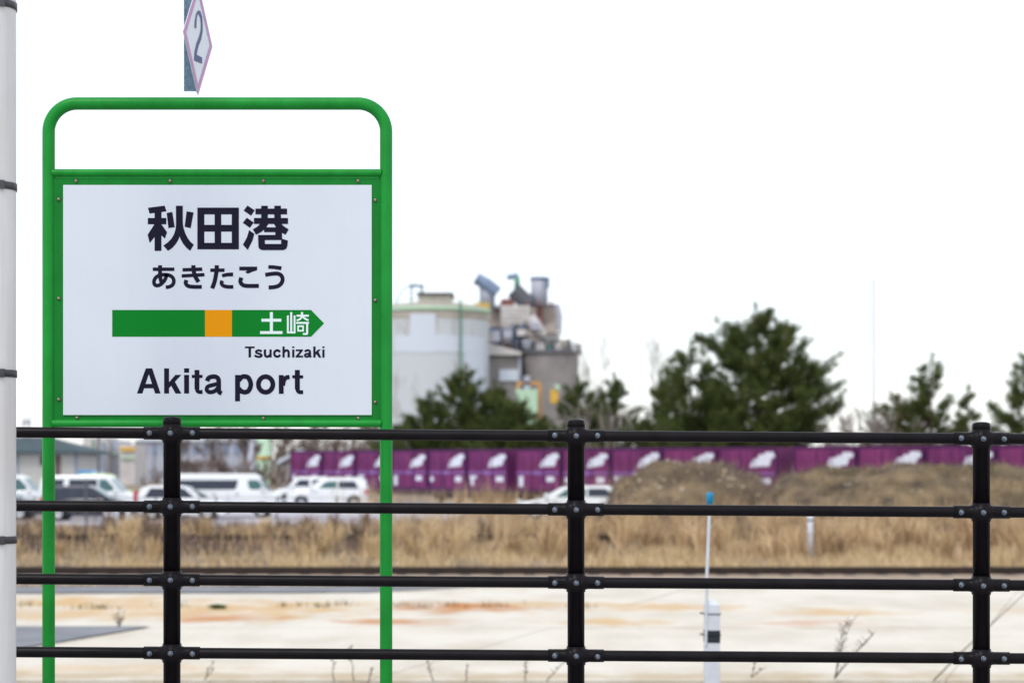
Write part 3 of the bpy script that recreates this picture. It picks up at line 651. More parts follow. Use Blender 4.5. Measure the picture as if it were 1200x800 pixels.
def car(name, label, cat, px, Y, face, L, W, H, side, roof, wins, paint, yaw=0, group=None, rear=None, lights=None):
    """px: photo column of the front bumper, face: +1 drives to the right. side: lower outline (x from rear 0..L) ; roof: greenhouse outline"""
    o = thing(name, (wx(px, Y)-face*L, Y, -.06), label, cat, group, (0 if face > 0 else PI)+yaw)
    belt = roof[0][1]; top = max(z for x, z in roof); wr = .33
    wheels = [(wr+.45, wr), (L-wr-.48, wr)]
    poly = []
    for (cx, cz) in wheels:
        pass
    low = [(0.05, .26)]
    for cx, cz in wheels:
        low += [(cx-wr-.07, .22)]+[(cx-(wr+.06)*math.cos(a), cz+(wr+.06)*math.sin(a)) for a in [i*PI/8 for i in range(9)]]+[(cx+wr+.07, .22)]
    low += [(L-.05, .26)]
    body = low+side[::-1]
    n = len(body); vs = []
    wid = lambda x, z: W/2*(1-.10*max(0, (abs(x-L/2)/(L/2))-.72)/.28)
    for s_ in (-1, 1): vs += [(x, s_*wid(x, z), z) for x, z in body]
    b = MB(); b.add(vs, [tuple(range(n)), tuple(range(2*n-1, n-1, -1))]+[(i, n+i, n+(i+1) % n, (i+1) % n) for i in range(n)])
    b.build('body', paint, o, bevel=.035)
    ww = lambda z: W/2*(1-.17*(z-belt)/(top-belt))-.03
    r2 = [(x, z-(.03 if i in (0, len(roof)-1) else 0)) for i, (x, z) in enumerate(roof)]
    n = len(r2); vs = []
    for s_ in (-1, 1): vs += [(x, s_*ww(z), z) for x, z in r2]
    b = MB(); b.add(vs, [tuple(range(n)), tuple(range(2*n-1, n-1, -1))]+[(i, n+i, n+(i+1) % n, (i+1) % n) for i in range(n)])
    b.build('cabin', paint, o, bevel=.05)
    for poly, gm in wins:
        for s_ in (-1, 1):
            n = len(poly); vs = [(x, s_*(ww(z)+.004), z) for x, z in poly]+[(x, s_*(ww(z)-.02), z) for x, z in poly]
            MB().add(vs, [tuple(range(n)), tuple(range(2*n-1, n-1, -1))]+[(i, n+i, n+(i+1) % n, (i+1) % n) for i in range(n)]).build('side_window', gm, o)
    # windscreen and rear window: panes lying on the front and back slopes of the cabin
    for (a, c) in ((roof[-1], roof[-2]), (roof[0], roof[1])):
        p0 = (a[0]+(c[0]-a[0])*.10, a[1]+(c[1]-a[1])*.10); p1 = (a[0]+(c[0]-a[0])*.90, a[1]+(c[1]-a[1])*.90)
        d = Vector((c[0]-a[0], 0, c[1]-a[1])).normalized(); nn = Vector((d.z, 0, -d.x))
        if (a is roof[0]) : nn = -nn
        q = nn*.008; w0, w1 = ww(p0[1])-.07, ww(p1[1])-.08
        vs = [(p0[0], -w0, p0[1]), (p0[0], w0, p0[1]), (p1[0], w1, p1[1]), (p1[0], -w1, p1[1])]
        vs = [Vector(v)+q for v in vs]+[Vector(v)-q*2 for v in vs]
        MB().add(vs, [(0,1,2,3),(7,6,5,4),(0,4,5,1),(1,5,6,2),(2,6,7,3),(3,7,4,0)]).build('windscreen' if a is roof[-1] else 'rear_window', M['glassg'] if a is roof[-1] else M['glass'], o)
    for cx, cz in wheels:
        for s_ in (-1, 1):
            wv = thing('wheel', (cx, s_*(W/2-.11), cz), None, None); wv.parent = o
            MB().lathe([(wr*.6, -.10), (wr*.93, -.10), (wr, -.06), (wr, .06), (wr*.93, .10), (wr*.6, .10)], n=20, axis='y').build('tyre', M['tyre'], wv)
            b = MB().lathe([(0, s_*.07), (wr*.15, s_*.075), (wr*.55, s_*.06), (wr*.62, s_*.085)], n=20, axis='y'); b.build('rim', M['rim'], wv)
    hz = lights or .75
    for s_ in (-1, 1):
        MB().box((L-.20, s_*(W/2-.30)-.17, hz-.09), (L+.012, s_*(W/2-.30)+.17, hz+.09)).build('headlight', M['lamp'], o, bevel=.02)
        rz_ = rear or (.75, 1.0)
        MB().box((-.012, s_*(W/2-.14)-.11, rz_[0]), (.16, s_*(W/2-.14)+.125, rz_[1])).build('tail_light', M['red'], o, bevel=.01)
        mx = roof[-1][0]-.35
        MB().box((mx, s_*(W/2+.10)-.09, belt+.0), (mx+.14, s_*(W/2+.10)+.09, belt+.17)).build('mirror', paint, o, bevel=.03)
        for hx in (L*.42, L*.62): MB().box((hx, s_*(W/2+.006)-.012, belt-.18), (hx+.17, s_*(W/2+.006)+.012, belt-.14)).build('door_handle', M['trim'], o)
        for hx in (L*.36, L*.56): MB().box((hx, s_*(W/2)-.003, .35), (hx+.012, s_*(W/2)+.002, belt-.04)).build('door_seam', M['trim'], o)
    MB().box((L-.02, -.6, .32), (L+.008, .6, .48)).build('grille', M['trim'], o)
    MB().box((-.010, -.17, .5), (.0, .17, .66)).build('number_plate', M['cwhite'], o)
    return o
# long white van
vanside = [(0.0, .45), (0.0, 1.22), (.25, 1.24), (4.62, 1.20), (5.10, .98), (5.2, .62), (5.2, .4)]
vanroof = [(.02, 1.22), (.10, 1.90), (.35, 1.98), (3.95, 1.98), (4.25, 1.84), (4.72, 1.19)]
vanwin = [([(.22, 1.27), (3.18, 1.27), (3.28, 1.36), (3.34, 1.70), (.26, 1.70)], M['glass']), ([(3.78, 1.70), (4.22, 1.70), (4.56, 1.36), (4.50, 1.27), (3.90, 1.27), (3.80, 1.45)], M['glassg'])]
v1_ = car('van', 'long white van with full length dark side window just right of the first fence post', 'van', 329.5, 90.5, 1, 5.2, 1.7, 1.98, vanside, vanroof, vanwin, M['cwhite'], group='parked cars', rear=(.7, 1.35))
# minivans further left
mvs = [(0, .45), (0, 1.12), (.2, 1.16), (3.75, 1.14), (4.5, .92), (4.62, .6), (4.62, .4)]
mvr = [(.02, 1.14), (.14, 1.78), (.4, 1.90), (2.95, 1.90), (3.25, 1.80), (3.85, 1.13)]
mvw = [([(.25, 1.18), (1.15, 1.18), (1.2, 1.72), (.36, 1.72)], M['glass']), ([(1.42, 1.18), (2.72, 1.18), (2.72, 1.72), (1.42, 1.72)], M['glass']), ([(2.80, 1.72), (3.12, 1.72), (3.6, 1.24), (3.56, 1.18), (2.80, 1.18)], M['glassg'])]
car('minivan', 'white minivan behind the left green post with dark side glass', 'minivan', 166, 92, 1, 4.62, 1.7, 1.9, mvs, mvr, mvw, M['cwhite'], group='parked cars', rear=(.55, .68))
car('minivan', 'white minivan at the far left between the white pole and the green post', 'minivan', 64, 95.0, 1, 4.62, 1.7, 1.9, mvs, mvr, mvw, M['cwhite'], group='parked cars', rear=(.8, 1.3))
hbs = [(0, .42), (0, .88), (.12, .95), (2.9, .93), (3.85, .80), (3.98, .55), (3.98, .38)]
hbr = [(.04, .93), (.30, 1.38), (.65, 1.49), (1.9, 1.49), (2.25, 1.42), (3.05, .92)]
hbw = [([(.45, .98), (1.35, .98), (1.35, 1.38), (.70, 1.38)], M['glass']), ([(1.45, .98), (2.62, .98), (2.15, 1.38), (1.45, 1.38)], M['glass'])]
dh = car('hatchback', 'dark blue hatchback in front of the white minivan, behind the three bollards', 'car', 160, 85.5, 1, 3.98, 1.66, 1.49, hbs, hbr, hbw, M['cdark'], group='parked cars')
car('hatchback', 'black hatchback at the far left in front of a white minivan', 'car', 50, 86.5, 1, 3.98, 1.66, 1.49, hbs, hbr, hbw, M['cdark'], group='parked cars')
car('hatchback', 'white hatchback with red tail light partly hidden behind the first fence post', 'car', 268, 86.5, 1, 3.98, 1.66, 1.49, hbs, hbr, hbw, M['cwhite'], group='parked cars', rear=(.75, 1.25))
car('small_car', 'lime green small car roof showing behind the minivan', 'car', 160, 112, 1, 3.6, 1.48, 1.75, [(0, .42), (0, 1.0), (2.9, .98), (3.45, .85), (3.5, .4)], [(.03, 1.0), (.25, 1.75), (.6, 1.88), (2.0, 1.88), (2.3, 1.8), (2.95, .97)], [([(.4, 1.05), (1.3, 1.05), (1.3, 1.6), (.5, 1.6)], M['glass']), ([(1.4, 1.05), (2.6, 1.05), (2.1, 1.6), (1.4, 1.6)], M['glass'])], M['clime'], group='parked cars')
# SUV and estate that face left
svs = [(0, .45), (0, 1.0), (.1, 1.06), (3.1, 1.03), (4.3, .92), (4.5, .7), (4.5, .4)]
svr = [(.03, 1.05), (.12, 1.52), (.40, 1.66), (2.3, 1.66), (2.6, 1.58), (3.45, 1.02)]
svw = [([(.50, 1.08), (1.62, 1.08), (1.62, 1.48), (.72, 1.48)], M['glass']), ([(1.70, 1.08), (2.72, 1.08), (2.38, 1.42), (2.1, 1.48), (1.70, 1.48)], M['glassg'])]
suv = car('sport_utility_car', 'white sport utility car facing left beside the right green post', 'car', 338, 111.5, -1, 4.5, 1.8, 1.66, svs, svr, svw, M['cwhite'], group='parked cars')
for s_ in (-.62, .62): MB().tube([(.5, s_, 1.66), (.55, s_, 1.70), (2.1, s_, 1.70), (2.2, s_, 1.66)], .022, 6).build('roof_rail', M['rim'], suv)
ess = [(0, .42), (0, .88), (.08, .96), (3.2, .90), (4.45, .74), (4.62, .55), (4.62, .38)]
esr = [(.02, .94), (.22, 1.34), (.6, 1.46), (2.3, 1.45), (2.7, 1.37), (3.62, .89)]
esw = [([(.40, .98), (1.5, .98), (1.5, 1.34), (.75, 1.34), (.36, 1.12)], M['glass']), ([(1.58, .98), (2.95, .95), (2.45, 1.31), (1.58, 1.34)], M['glassg'])]
car('estate_car', 'white estate car facing left, half hidden by the middle fence post', 'car', 606, 88.5, -1, 4.62, 1.75, 1.46, ess, esr, esw, M['cwhite'], group='parked cars')
car('minivan', 'white boxy minivan between the long van and the sport utility car', 'minivan', 322, 120, -1, 3.4, 1.6, 1.75, [(0, .45), (0, 1.05), (2.5, 1.02), (3.3, .9), (3.4, .4)], [(.02, 1.04), (.14, 1.55), (.3, 1.68), (1.9, 1.68), (2.1, 1.6), (2.6, 1.01)], [([(.45, 1.1), (1.1, 1.1), (1.05, 1.5), (.45, 1.5)], M['glass']), ([(1.25, 1.1), (2.2, 1.1), (1.85, 1.5), (1.25, 1.5)], M['glass'])], M['cwhite'], group='parked cars')
# small bollards and a lot fence post
for i, (px, h) in enumerate(((137, .8), (150, .8), (124, .7))):
    o = thing('bollard', (wx(px, 80), 80, -.06), ['white bollard in front of the dark blue hatchback, middle one', 'white bollard in front of the dark blue hatchback, right one', 'white bollard in front of the dark blue hatchback, left one'][i], 'bollard', 'white bollards in front of the parked cars')
    MB().lathe([(0, 0), (.09, 0), (.09, h-.05), (.05, h), (0, h)], n=10).build('shaft', M['post'], o)
    MB().lathe([(.093, h-.2), (.093, h-.12)], n=10).build('band', M['red'], o)
def gfence(x0, x1, Y, label):
    o = thing('wire_fence', ((x0+x1)/2, Y, -.08), label, 'fence'); x = x0; c = o.location.x
    while x <= x1:
        MB().tube([(x-c, 0, 0), (x-c, 0, 1.15)], .028, 6).build('post', M['wire'], o); x += 2.4
    for z in (.3, .7, 1.1): MB().tube([(x0-c, 0, z), (x1-c, 0, z)], .010, 4).build('wire', M['wire'], o)
gfence(wx(-30, 79), wx(440, 79), 79, 'low thin wire fence along the near side of the parking area')

# ================================================================ containers on flat wagons
M['cont'] = mat('container_purple', (0.185, 0.032, 0.135), .55, var=.25, scale=.8, spec=.25)
def vary(m, amt):
    n = m.node_tree; p = n.nodes['Principled BSDF']; l = p.inputs['Base Color'].links[0]; src = l.from_socket
    oi = n.nodes.new('ShaderNodeObjectInfo'); h = n.nodes.new('ShaderNodeHueSaturation'); mr = n.nodes.new('ShaderNodeMapRange')
    mr.inputs['To Min'].default_value = 1-amt; mr.inputs['To Max'].default_value = 1+amt
    n.links.new(oi.outputs['Random'], mr.inputs['Value']); n.links.new(mr.outputs[0], h.inputs['Value'])
    m2 = n.nodes.new('ShaderNodeMapRange'); m2.inputs['To Min'].default_value = .485; m2.inputs['To Max'].default_value = .515; n.links.new(oi.outputs['Random'], m2.inputs['Value']); n.links.new(m2.outputs[0], h.inputs['Hue'])
    n.links.new(src, h.inputs['Color']); n.links.new(h.outputs[0], p.inputs['Base Color'])
vary(M['cont'], .22)
M['contd'] = mat('container_frame_purple', (0.085, 0.015, 0.095), .55, spec=.25)
M['contb'] = mat('container_band', (0.24, 0.11, 0.36), .6)
M['contw'] = mat('container_lettering', (0.72, 0.74, 0.84), .6)
M['wagon'] = mat('wagon_rust', (0.10, 0.06, 0.055), .8, var=.3, scale=1)
path = [(357, 133), (600, 116), (850, 104), (1200, 92), (1330, 88)]
PW = [Vector((wx(a, b), b, 0)) for a, b in path]
def along(s):
    for i in range(len(PW)-1):
        d = (PW[i+1]-PW[i]).length
        if s <= d or i == len(PW)-2: return PW[i].lerp(PW[i+1], s/d)
        s -= d
CL, CW, CHt = 3.66, 2.42, 2.42; ZB = .83
def cont_parts():
    d = {}
    b = MB(); b.box((-CL/2+.04, -CW/2+.05, .03), (CL/2-.04, CW/2-.05, CHt-.04)); d['body'] = (b.mesh('body'), M['cont'])
    b = MB()
    for sx in (-1, 1):
        for sy in (-1, 1): b.box((sx*(CL/2-.05)-.05, sy*(CW/2-.05)-.05, 0), (sx*(CL/2-.05)+.05, sy*(CW/2-.05)+.05, CHt))
    for sy in (-1, 1):
        b.box((-CL/2+.1, sy*(CW/2-.04)-.035, CHt-.13), (CL/2-.1, sy*(CW/2-.04)+.035, CHt-.005)); b.box((-CL/2+.1, sy*(CW/2-.04)-.035, .0), (CL/2-.1, sy*(CW/2-.04)+.035, .14))
    d['frame'] = (b.mesh('frame'), M['contd'])
    b = MB().box((-.62, -CW/2+.018, .16), (-.02, -CW/2+.049, CHt-.15)); d['door_left'] = (b.mesh('door'), M['cont'])
    b = MB().box((.02, -CW/2+.018, .16), (.62, -CW/2+.049, CHt-.15)); d['door_right'] = (b.mesh('door'), M['cont'])
    for x in (-.9, -1.2, -1.5, .9, 1.2, 1.5):
        b = MB().box((x-.05, -CW/2+.03, .16), (x+.05, -CW/2+.049, CHt-.15)); d['rib%s' % x] = (b.mesh('rib'), M['cont'])
    b = MB()
    b.box((-CL/2+.1, -CW/2+.005, .98), (-.05, -CW/2+.0165, 1.10)); b.box((.05, -CW/2+.005, .98), (CL/2-.1, -CW/2+.0165, 1.10)); b.box((-.30, -CW/2+.002, .93), (.30, -CW/2+.004, 1.16)); d['band'] = (b.mesh('band'), M['contb'])
    for k in (-.45, .45):
        b = MB().tube([(k, -CW/2-.01, .2), (k, -CW/2-.01, CHt-.2)], .022, 5); d['bar%s' % k] = (b.mesh('lock_bar'), M['contd'])
    return d
CP = cont_parts()
for k, (me, m) in CP.items(): me.materials.append(m)
pnames = {'body': 'body', 'frame': 'frame', 'door_left': 'door', 'door_right': 'door', 'band': 'band'}
def logo(seed):
    """the slanted white mark: unreadable at this distance, three leaning letter forms run together"""
    r = random.Random(seed); b = MB(); y = -CW/2+.012
    z0, z1 = 1.30, 2.14
    for i in range(3):
        x = .12+i*.40+r.uniform(-.03, .03); w = .46; sk = .26; a, c = z0+(.08*(2-i))*0+r.uniform(0, .08)+.05*i, z1-.14*(2-i)+r.uniform(-.05, .05)
        b.prism([(x, a), (x+w, a), (x+w+sk*.5, (a+c)/2), (x+w+sk, c), (x+sk, c), (x+sk*.5, (a+c)/2)], y-.001*i, y+.004)
    b.prism([(1.0, 1.80), (1.72, 1.86), (1.76, 2.06), (1.1, 2.12)], y-.004, y+.004)
    return b.mesh('logo')
LG = [logo(i) for i in range(4)]
for l in LG: l.materials.append(M['contw'])
def lowmark(k):
    y = -CW/2+.010; out = []
    def q(*p): b = MB(); b.prism(list(p), y, y+.004); me = b.mesh('lower_lettering'); me.materials.append(M['contw']); out.append(me)
    R4 = lambda x0, z0, x1, z1: ((x0, z0), (x1, z0), (x1, z1), (x0, z1))
    if k == 0: q(*R4(-1.55, .25, -1.18, .86)); q(*R4(.72, .55, 1.35, .84))
    if k == 1: q((-1.62, .86), (-.95, .88), (-.95, .72), (-1.2, .70), (-1.22, .3), (-1.5, .3), (-1.5, .6)); q(*R4(.8, .52, 1.5, .84))
    if k == 2: q(*R4(.85, .5, 1.45, .82)); q(*R4(-1.6, .5, -1.3, .8))
    return out
LM = [lowmark(i) for i in range(3)]
s = .1; i = 0; bases = []
nums = 'first second third fourth fifth sixth seventh eighth ninth tenth eleventh twelfth thirteenth fourteenth fifteenth sixteenth seventeenth eighteenth nineteenth twentieth'.split()
tot = sum((PW[k+1]-PW[k]).length for k in range(len(PW)-1))
gaps = {5: .5, 10: .9, 15: .5}
while s+CL < tot:
    a, c = along(s), along(s+CL); mid = (a+c)/2; ang = math.atan2(c.y-a.y, c.x-a.x)
    if i < len(nums):
        pxm = 600+mid.x/mid.y*F
        lab = 'purple rail container with white lettering, %s from the left end of the row' % nums[i]
        o = thing('rail_container', (mid.x, mid.y, ZB), lab, 'container', 'purple containers on the freight wagons', ang)
        for k, (me, m) in CP.items(): link('rib' if k.startswith('rib') else pnames.get(k, 'lock_bar'), me, None, o)
        link('logo', LG[i % 4], None, o); [link('lower_lettering', me, None, o) for me in LM[(i*2) % 3]]
        bases.append((s, s+CL))
    s += CL+.16+gaps.get(i, 0); i += 1
wlab = ['rusty flat wagon under the leftmost purple containers', 'rusty flat wagon under the containers behind the middle fence post', 'rusty flat wagon mostly hidden behind the rounded mound', 'rusty flat wagon at the right hidden behind the long mound']
for w in range(0, len(bases), 5):
    s0, s1_ = bases[w][0]-.2, bases[min(w+4, len(bases)-1)][1]+.2; a, c = along(s0), along(s1_); mid = (a+c)/2; L = (c-a).length
    o = thing('flat_wagon', (mid.x, mid.y, 0), wlab[w//5], 'wagon', 'flat wagons under the containers', math.atan2(c.y-a.y, c.x-a.x))
    b = MB(); b.box((-L/2, -1.2, .72), (L/2, 1.2, .82)); b.box((-L/2, -1.2, .52), (L/2, -1.1, .72)); b.box((-L/2, 1.1, .52), (L/2, 1.2, .72)); b.build('deck', M['wagon'], o)
    for bx in (-L/2+2.4, L/2-2.4):
        bg = MB(); bg.box((bx-1.3, -.95, .35), (bx+1.3, -.85, .6)); bg.box((bx-1.3, .85, .35), (bx+1.3, .95, .6)); bg.box((bx-.3, -.9, .4), (bx+.3, .9, .62)); bo = bg.build('bogie', M['wagon'], o)
        for wxx in (bx-.85, bx+.85):
            for sy in (-.7, .7): MB().lathe([(0, -.06), (.43, -.06), (.43, .06), (0, .06)], c=(wxx, sy, .43), n=14, axis='y').build('wheel', M['rail'], bo)

# ================================================================ trees
def fmat(name, a, b_, c, sc=.9):
    m = bpy.data.materials.new(name); m.use_nodes = True; n = m.node_tree; p = n.nodes['Principled BSDF']; p.inputs['Roughness'].default_value = .7; p.inputs['Specular IOR Level'].default_value = .12
    g_ = n.nodes.new('ShaderNodeNewGeometry'); t = n.nodes.new('ShaderNodeTexNoise'); t.inputs['Scale'].default_value = sc; t.inputs['Detail'].default_value = 3; n.links.new(g_.outputs['Position'], t.inputs['Vector'])
    q = n.nodes.new('ShaderNodeMath'); q.operation = 'MULTIPLY_ADD'; q.inputs[1].default_value = .35; n.links.new(g_.outputs['Random Per Island'], q.inputs[0])
    s_ = n.nodes.new('ShaderNodeMath'); s_.operation = 'MULTIPLY_ADD'; s_.inputs[1].default_value = 1.6; s_.inputs[2].default_value = -.5; n.links.new(t.outputs['Fac'], s_.inputs[0]); n.links.new(s_.outputs[0], q.inputs[2])
    r = n.nodes.new('ShaderNodeValToRGB'); e = r.color_ramp.elements; e[0].color = a+(1,); e[1].color = c+(1,); k = e.new(.5); k.color = b_+(1,)
    n.links.new(q.outputs[0], r.inputs[0]); n.links.new(r.outputs[0], p.inputs['Base Color']); return m
M['pine'] = fmat('pine_needles', (.024, .042, .013), (.080, .108, .030), (.19, .205, .065))
M['pineb'] = fmat('bronzed_pine_needles', (.06, .055, .022), (.13, .11, .045), (.22, .17, .08))
M['bark'] = mat('pine_bark', (0.075, 0.05, 0.04), .9, var=.3, scale=3)
M['twigg'] = fmat('bare_twigs', (.12, .085, .075), (.22, .165, .14), (.36, .28, .23), .6)
M['twigp'] = fmat('pale_bare_twigs', (.26, .22, .21), (.36, .31, .29), (.46, .40, .37), .6)
def pine(px, topy, Y, wpx, label, seed, m='pine', env=None, base=.5, dens=1.0, tuft=.42, name='pine_tree', lean=0, group='pine trees behind the containers', gap=.0):
    r = np.random.default_rng(seed); H = wz(topy, Y); Rr = wpx*Y/F/2*1.30
    o = thing(name, (wx(px, Y), Y, -.1), label, 'tree', group)
    env = env or [(0, .75), (.15, 1), (.35, .95), (.6, .68), (.8, .42), (1, .08)]
    ex, ey = zip(*env); b = MB()
    def tp(t): return Vector((lean*t*Rr+.25*math.sin(t*5+seed)*Rr*.15, .2*math.sin(t*4)*Rr*.15, t*H))
    b.tube([tp(k/10) for k in range(11)], [max(.02, H*.020*(1-.88*k/10)) for k in range(11)], 7)
    tips = []
    nl = int(46*dens)
    for i in range(nl):
        t = .05+.93*(i+r.random())/nl; rise = (.22+.20*t) if False else (.50+.15*t)
        L = Rr*np.interp(t, ex, ey)
        for _ in range(3): L = Rr*np.interp(min(1, t*.93+L*rise/H), ex, ey)
        L *= r.uniform(.66, 1.06); az = r.uniform(0, 2*PI)
        p0 = tp(t*.93); up = .15+.75*t; P = []
        for k in range(6):
            u = k/5; P.append(p0+Vector((math.cos(az)*L*u, math.sin(az)*L*u, L*((rise-.42)*u+.42*u*u*u)-L*.10*math.sin(PI*u))))
        b.tube(P, [max(.012, .045*(1-u/5.5)*(L/3)**.5) for u in range(6)], 4, cap=False)
        nb = max(2, int(L*2.6))
        for k in range(nb):
            u = r.uniform(.35 if L > 1 else .1, 1); j = min(4, int(u*5)); q = P[j].lerp(P[j+1], u*5-j)
            a2 = az+r.normal(0, .9); l2 = min(L*.42, 1.7)*r.uniform(.35, 1); e = q+Vector((math.cos(a2)*l2, math.sin(a2)*l2, l2*r.uniform(.1, .75)))
            b.tube([q, q.lerp(e, .5)+Vector((0, 0, -.03)), e], [.016, .012, .008], 3, cap=False)
            for w in np.linspace(.35, 1, max(2, int(l2*2.8))): tips.append((q.lerp(e, w), (e-q).normalized(), 1 if w < .99 else 1.25))
        tips.append((P[-1], (P[-1]-P[-2]).normalized(), 1.3))
    tips.append((tp(1), Vector((0, 0, 1)), 1.3)); tips.append((tp(.95), Vector((0, 0, 1)), 1.2))
    b.build('trunk', M['bark'], o)
    C0 = np.array([t_[0] for t_ in tips]); D0 = np.array([t_[1] for t_ in tips]); S0 = np.array([t_[2] for t_ in tips])
    nn = 30; n = len(C0)*nn
    C_ = np.repeat(C0, nn, 0); D_ = np.repeat(D0, nn, 0); S_ = np.repeat(S0, nn)
    bp = C_+r.normal(0, .13*tuft/.42, (n, 3))-D_*(r.random((n, 1))*tuft*.8)
    d = D_*.9+np.array([0, 0, .55])+r.normal(0, .64, (n, 3)); d /= np.linalg.norm(d, axis=1)[:, None]
    L_ = (tuft*S_*r.uniform(.5, 1.0, n))[:, None]; sd_ = np.cross(d, r.normal(0, 1, (n, 3))); sd_ /= np.linalg.norm(sd_, axis=1)[:, None]+1e-9
    w = .022*tuft/.42+.008
    V = np.stack([bp-sd_*w, bp+sd_*w, bp+d*L_], 1).reshape(-1, 3); Tt = np.arange(n*3).reshape(-1, 3)
    np_mesh('crown', V, Tt, M[m], o)
    return o
bigenv = [(0, .98), (.2, 1.0), (.35, .93), (.5, .80), (.65, .66), (.8, .52), (.92, .34), (1, .12)]
pine(885, 357, 158, 182, 'tallest dark green pine with a broad uneven crown, right of the middle fence post', 31, env=bigenv, dens=3.0, tuft=.47, lean=.03)
pine(812, 400, 156, 112, 'low dark pine shoulder at the left foot of the tallest pine', 32, env=bigenv, dens=1.5, tuft=.42)
pine(546, 427, 176, 130, 'broad dark pine with two peaks in front of the pale tank, left peak', 33, env=[(0,1),(.4,1),(.6,.75),(.8,.5),(1,.08)], dens=1.9, tuft=.42)
pine(505, 462, 174, 110, 'low dark pine just right of the green sign frame', 34, env=[(0,1),(.5,1),(.75,.7),(1,.2)], dens=1.6, tuft=.40)
pine(578, 446, 178, 80, 'narrow dark pine peak below the grey silo annex', 35, dens=1.5, tuft=.40)
pine(606, 465, 172, 88, 'lowest dark pine in front of the pale green box at the silo', 36, env=[(0,1),(.5,1),(.8,.6),(1,.15)], dens=1.5, tuft=.40)
pine(680, 440, 170, 92, 'bronze green pine left of the bare grey bush, beside the middle fence post', 37, dens=1.5, tuft=.40)
pine(722, 436, 168, 96, 'bronze green pine between the middle fence post and the tallest pine', 38, m='pine', dens=1.6, tuft=.40)
pine(775, 440, 166, 84, 'low dark pine in the gap left of the tallest pine', 57, dens=1.4, tuft=.40)
pine(1092, 414, 154, 80, 'small dark pine with twin spires rising out of a brown bush', 39, env=[(0,.9),(.4,1),(.6,.8),(.8,.45),(1,.08)], dens=.9, tuft=.45)
pine(1134, 450, 158, 46, 'smallest slender pine left of the last fence post', 40, dens=.6, tuft=.40)
pine(1206, 404, 150, 112, 'dark pine cut off by the right edge of the picture', 41, env=[(0,1),(.3,.95),(.6,.62),(.85,.3),(1,.06)], dens=1.1, tuft=.48)

def bare(name, px, topy, Y, wpx, label, seed, m='twigg', trunk=.12, lv=5, stems=1, base=-.1, spread=.5, cat='tree', group=None, depth=1.0, thin=.011):
    r = random.Random(seed); H = wz(topy, Y)-base; o = thing(name, (wx(px, Y), Y, base), label, cat, group); b = MB(); hw_ = wpx*Y/F/2
    tw = MB(); tot_ = [0]
    def grow(p, d, L, rad, k):
        if k > lv or tot_[0] > 5200: return
        tot_[0] += 1
        q = p+d*L*.5+Vector((r.uniform(-1, 1), r.uniform(-1, 1), r.uniform(0, 1)))*L*.06; e = q+(d+Vector((0, 0, .06))).normalized()*L*.5
        (b if k < 2 else tw).tube([p, q, e], [rad, rad*.85, max(thin, rad*.7)], 5 if k < 2 else 3, cap=False)
        for i in range(r.choice((2, 3, 3)) if k < lv else 0):
            a = r.uniform(0, 2*PI); sp_ = r.uniform(.35, 1.0)*spread
            nd = (d+Vector((math.cos(a)*sp_, math.sin(a)*sp_, r.uniform(-.05, .35)))).normalized()
            st = p.lerp(e, r.uniform(.5, 1)); grow(st, nd, L*r.uniform(.62, .85), max(thin, rad*.62), k+1)
    for s_ in range(stems):
        t = (s_+.5)/stems*2-1 if stems > 1 else 0
        p = Vector((t*hw_*.8, r.uniform(-.5, .5)*hw_*.6*depth if stems > 1 else 0, 0)); d = Vector((t*.25+r.uniform(-.12, .12), r.uniform(-.15, .15), 1)).normalized()
        hh = H*(1-.35*abs(t)**2)
        grow(p, d, hh*(.34 if lv > 3 else .42), trunk, 0)
    b.build('trunk', M[m], o); tw.build('branches', M[m], o)
    return o
bare('bare_bush', 1010, 470, 152, 90, 'pale brown leafless bush right of the tallest pine', 51, 'twigp', .05, 5, 7, cat='bush', thin=.014)
bare('bare_bush', 972, 492, 150, 60, 'low greyish leafless bush at the right foot of the tallest pine', 52, 'twigp', .05, 4, 5, cat='bush', thin=.014)
bare('bare_tree', 700, 452, 146, 50, 'leafless grey tree in front of the bronze pines right of the middle post', 53, 'twigp', .07, 5, 2, spread=.55, thin=.009)
bare('bare_tree', 757, 408, 190, 60, 'thin pale leafless tree against the sky left of the tallest pine', 54, 'twigp', .07, 6, 1, spread=.5, thin=.010)
bare('bare_tree', 716, 410, 230, 50, 'faint pale leafless tree against the sky right of the grey silo', 55, 'twigp', .08, 6, 1, spread=.4, thin=.011)
pine(1062, 466, 157, 112, 'rounded olive brown bush below the small twin spired pine', 56, m='pineb', env=[(0,1),(.5,1),(.8,.85),(1,.45)], dens=1.5, tuft=.34, name='brown_bush', group=None)
for i, (px, ty, w, Yb) in enumerate(((208, 505, 60, 140), (252, 498, 60, 150), (286, 508, 44, 138), (316, 500, 44, 155), (372, 490, 60, 185), (415, 488, 66, 182), (238, 523, 60, 128))):
    bare('bare_tree', px, ty, Yb, w, ['leafless brown tree right behind the first fence post', 'leafless tree above the roof of the long white van', 'small leafless tree above the front of the white van', 'leafless tree before the pale green tower', 'leafless tree above the leftmost container', 'leafless tree above the containers left of the right green post', 'low leafless tree above the middle of the white van'][i], 60+i, 'twigg', .11, 6, 1 if i < 6 else 3, spread=.55, thin=.016)
bare('bare_bush', 290, 545, 142, 130, 'reddish brown low hedge of twigs behind the white van', 71, 'twigg', .03, 4, 16, cat='bush', thin=.016, spread=.7)
bare('bare_bush', 1075, 512, 141, 300, 'brown twiggy hedge showing just above the containers at the right', 72, 'twigg', .04, 4, 26, cat='bush', thin=.016, spread=.7)
bare('bare_bush', 660, 512, 141, 170, 'dark twiggy undergrowth above the containers at the middle fence post', 73, 'twigg', .04, 4, 14, cat='bush', thin=.014, spread=.7)
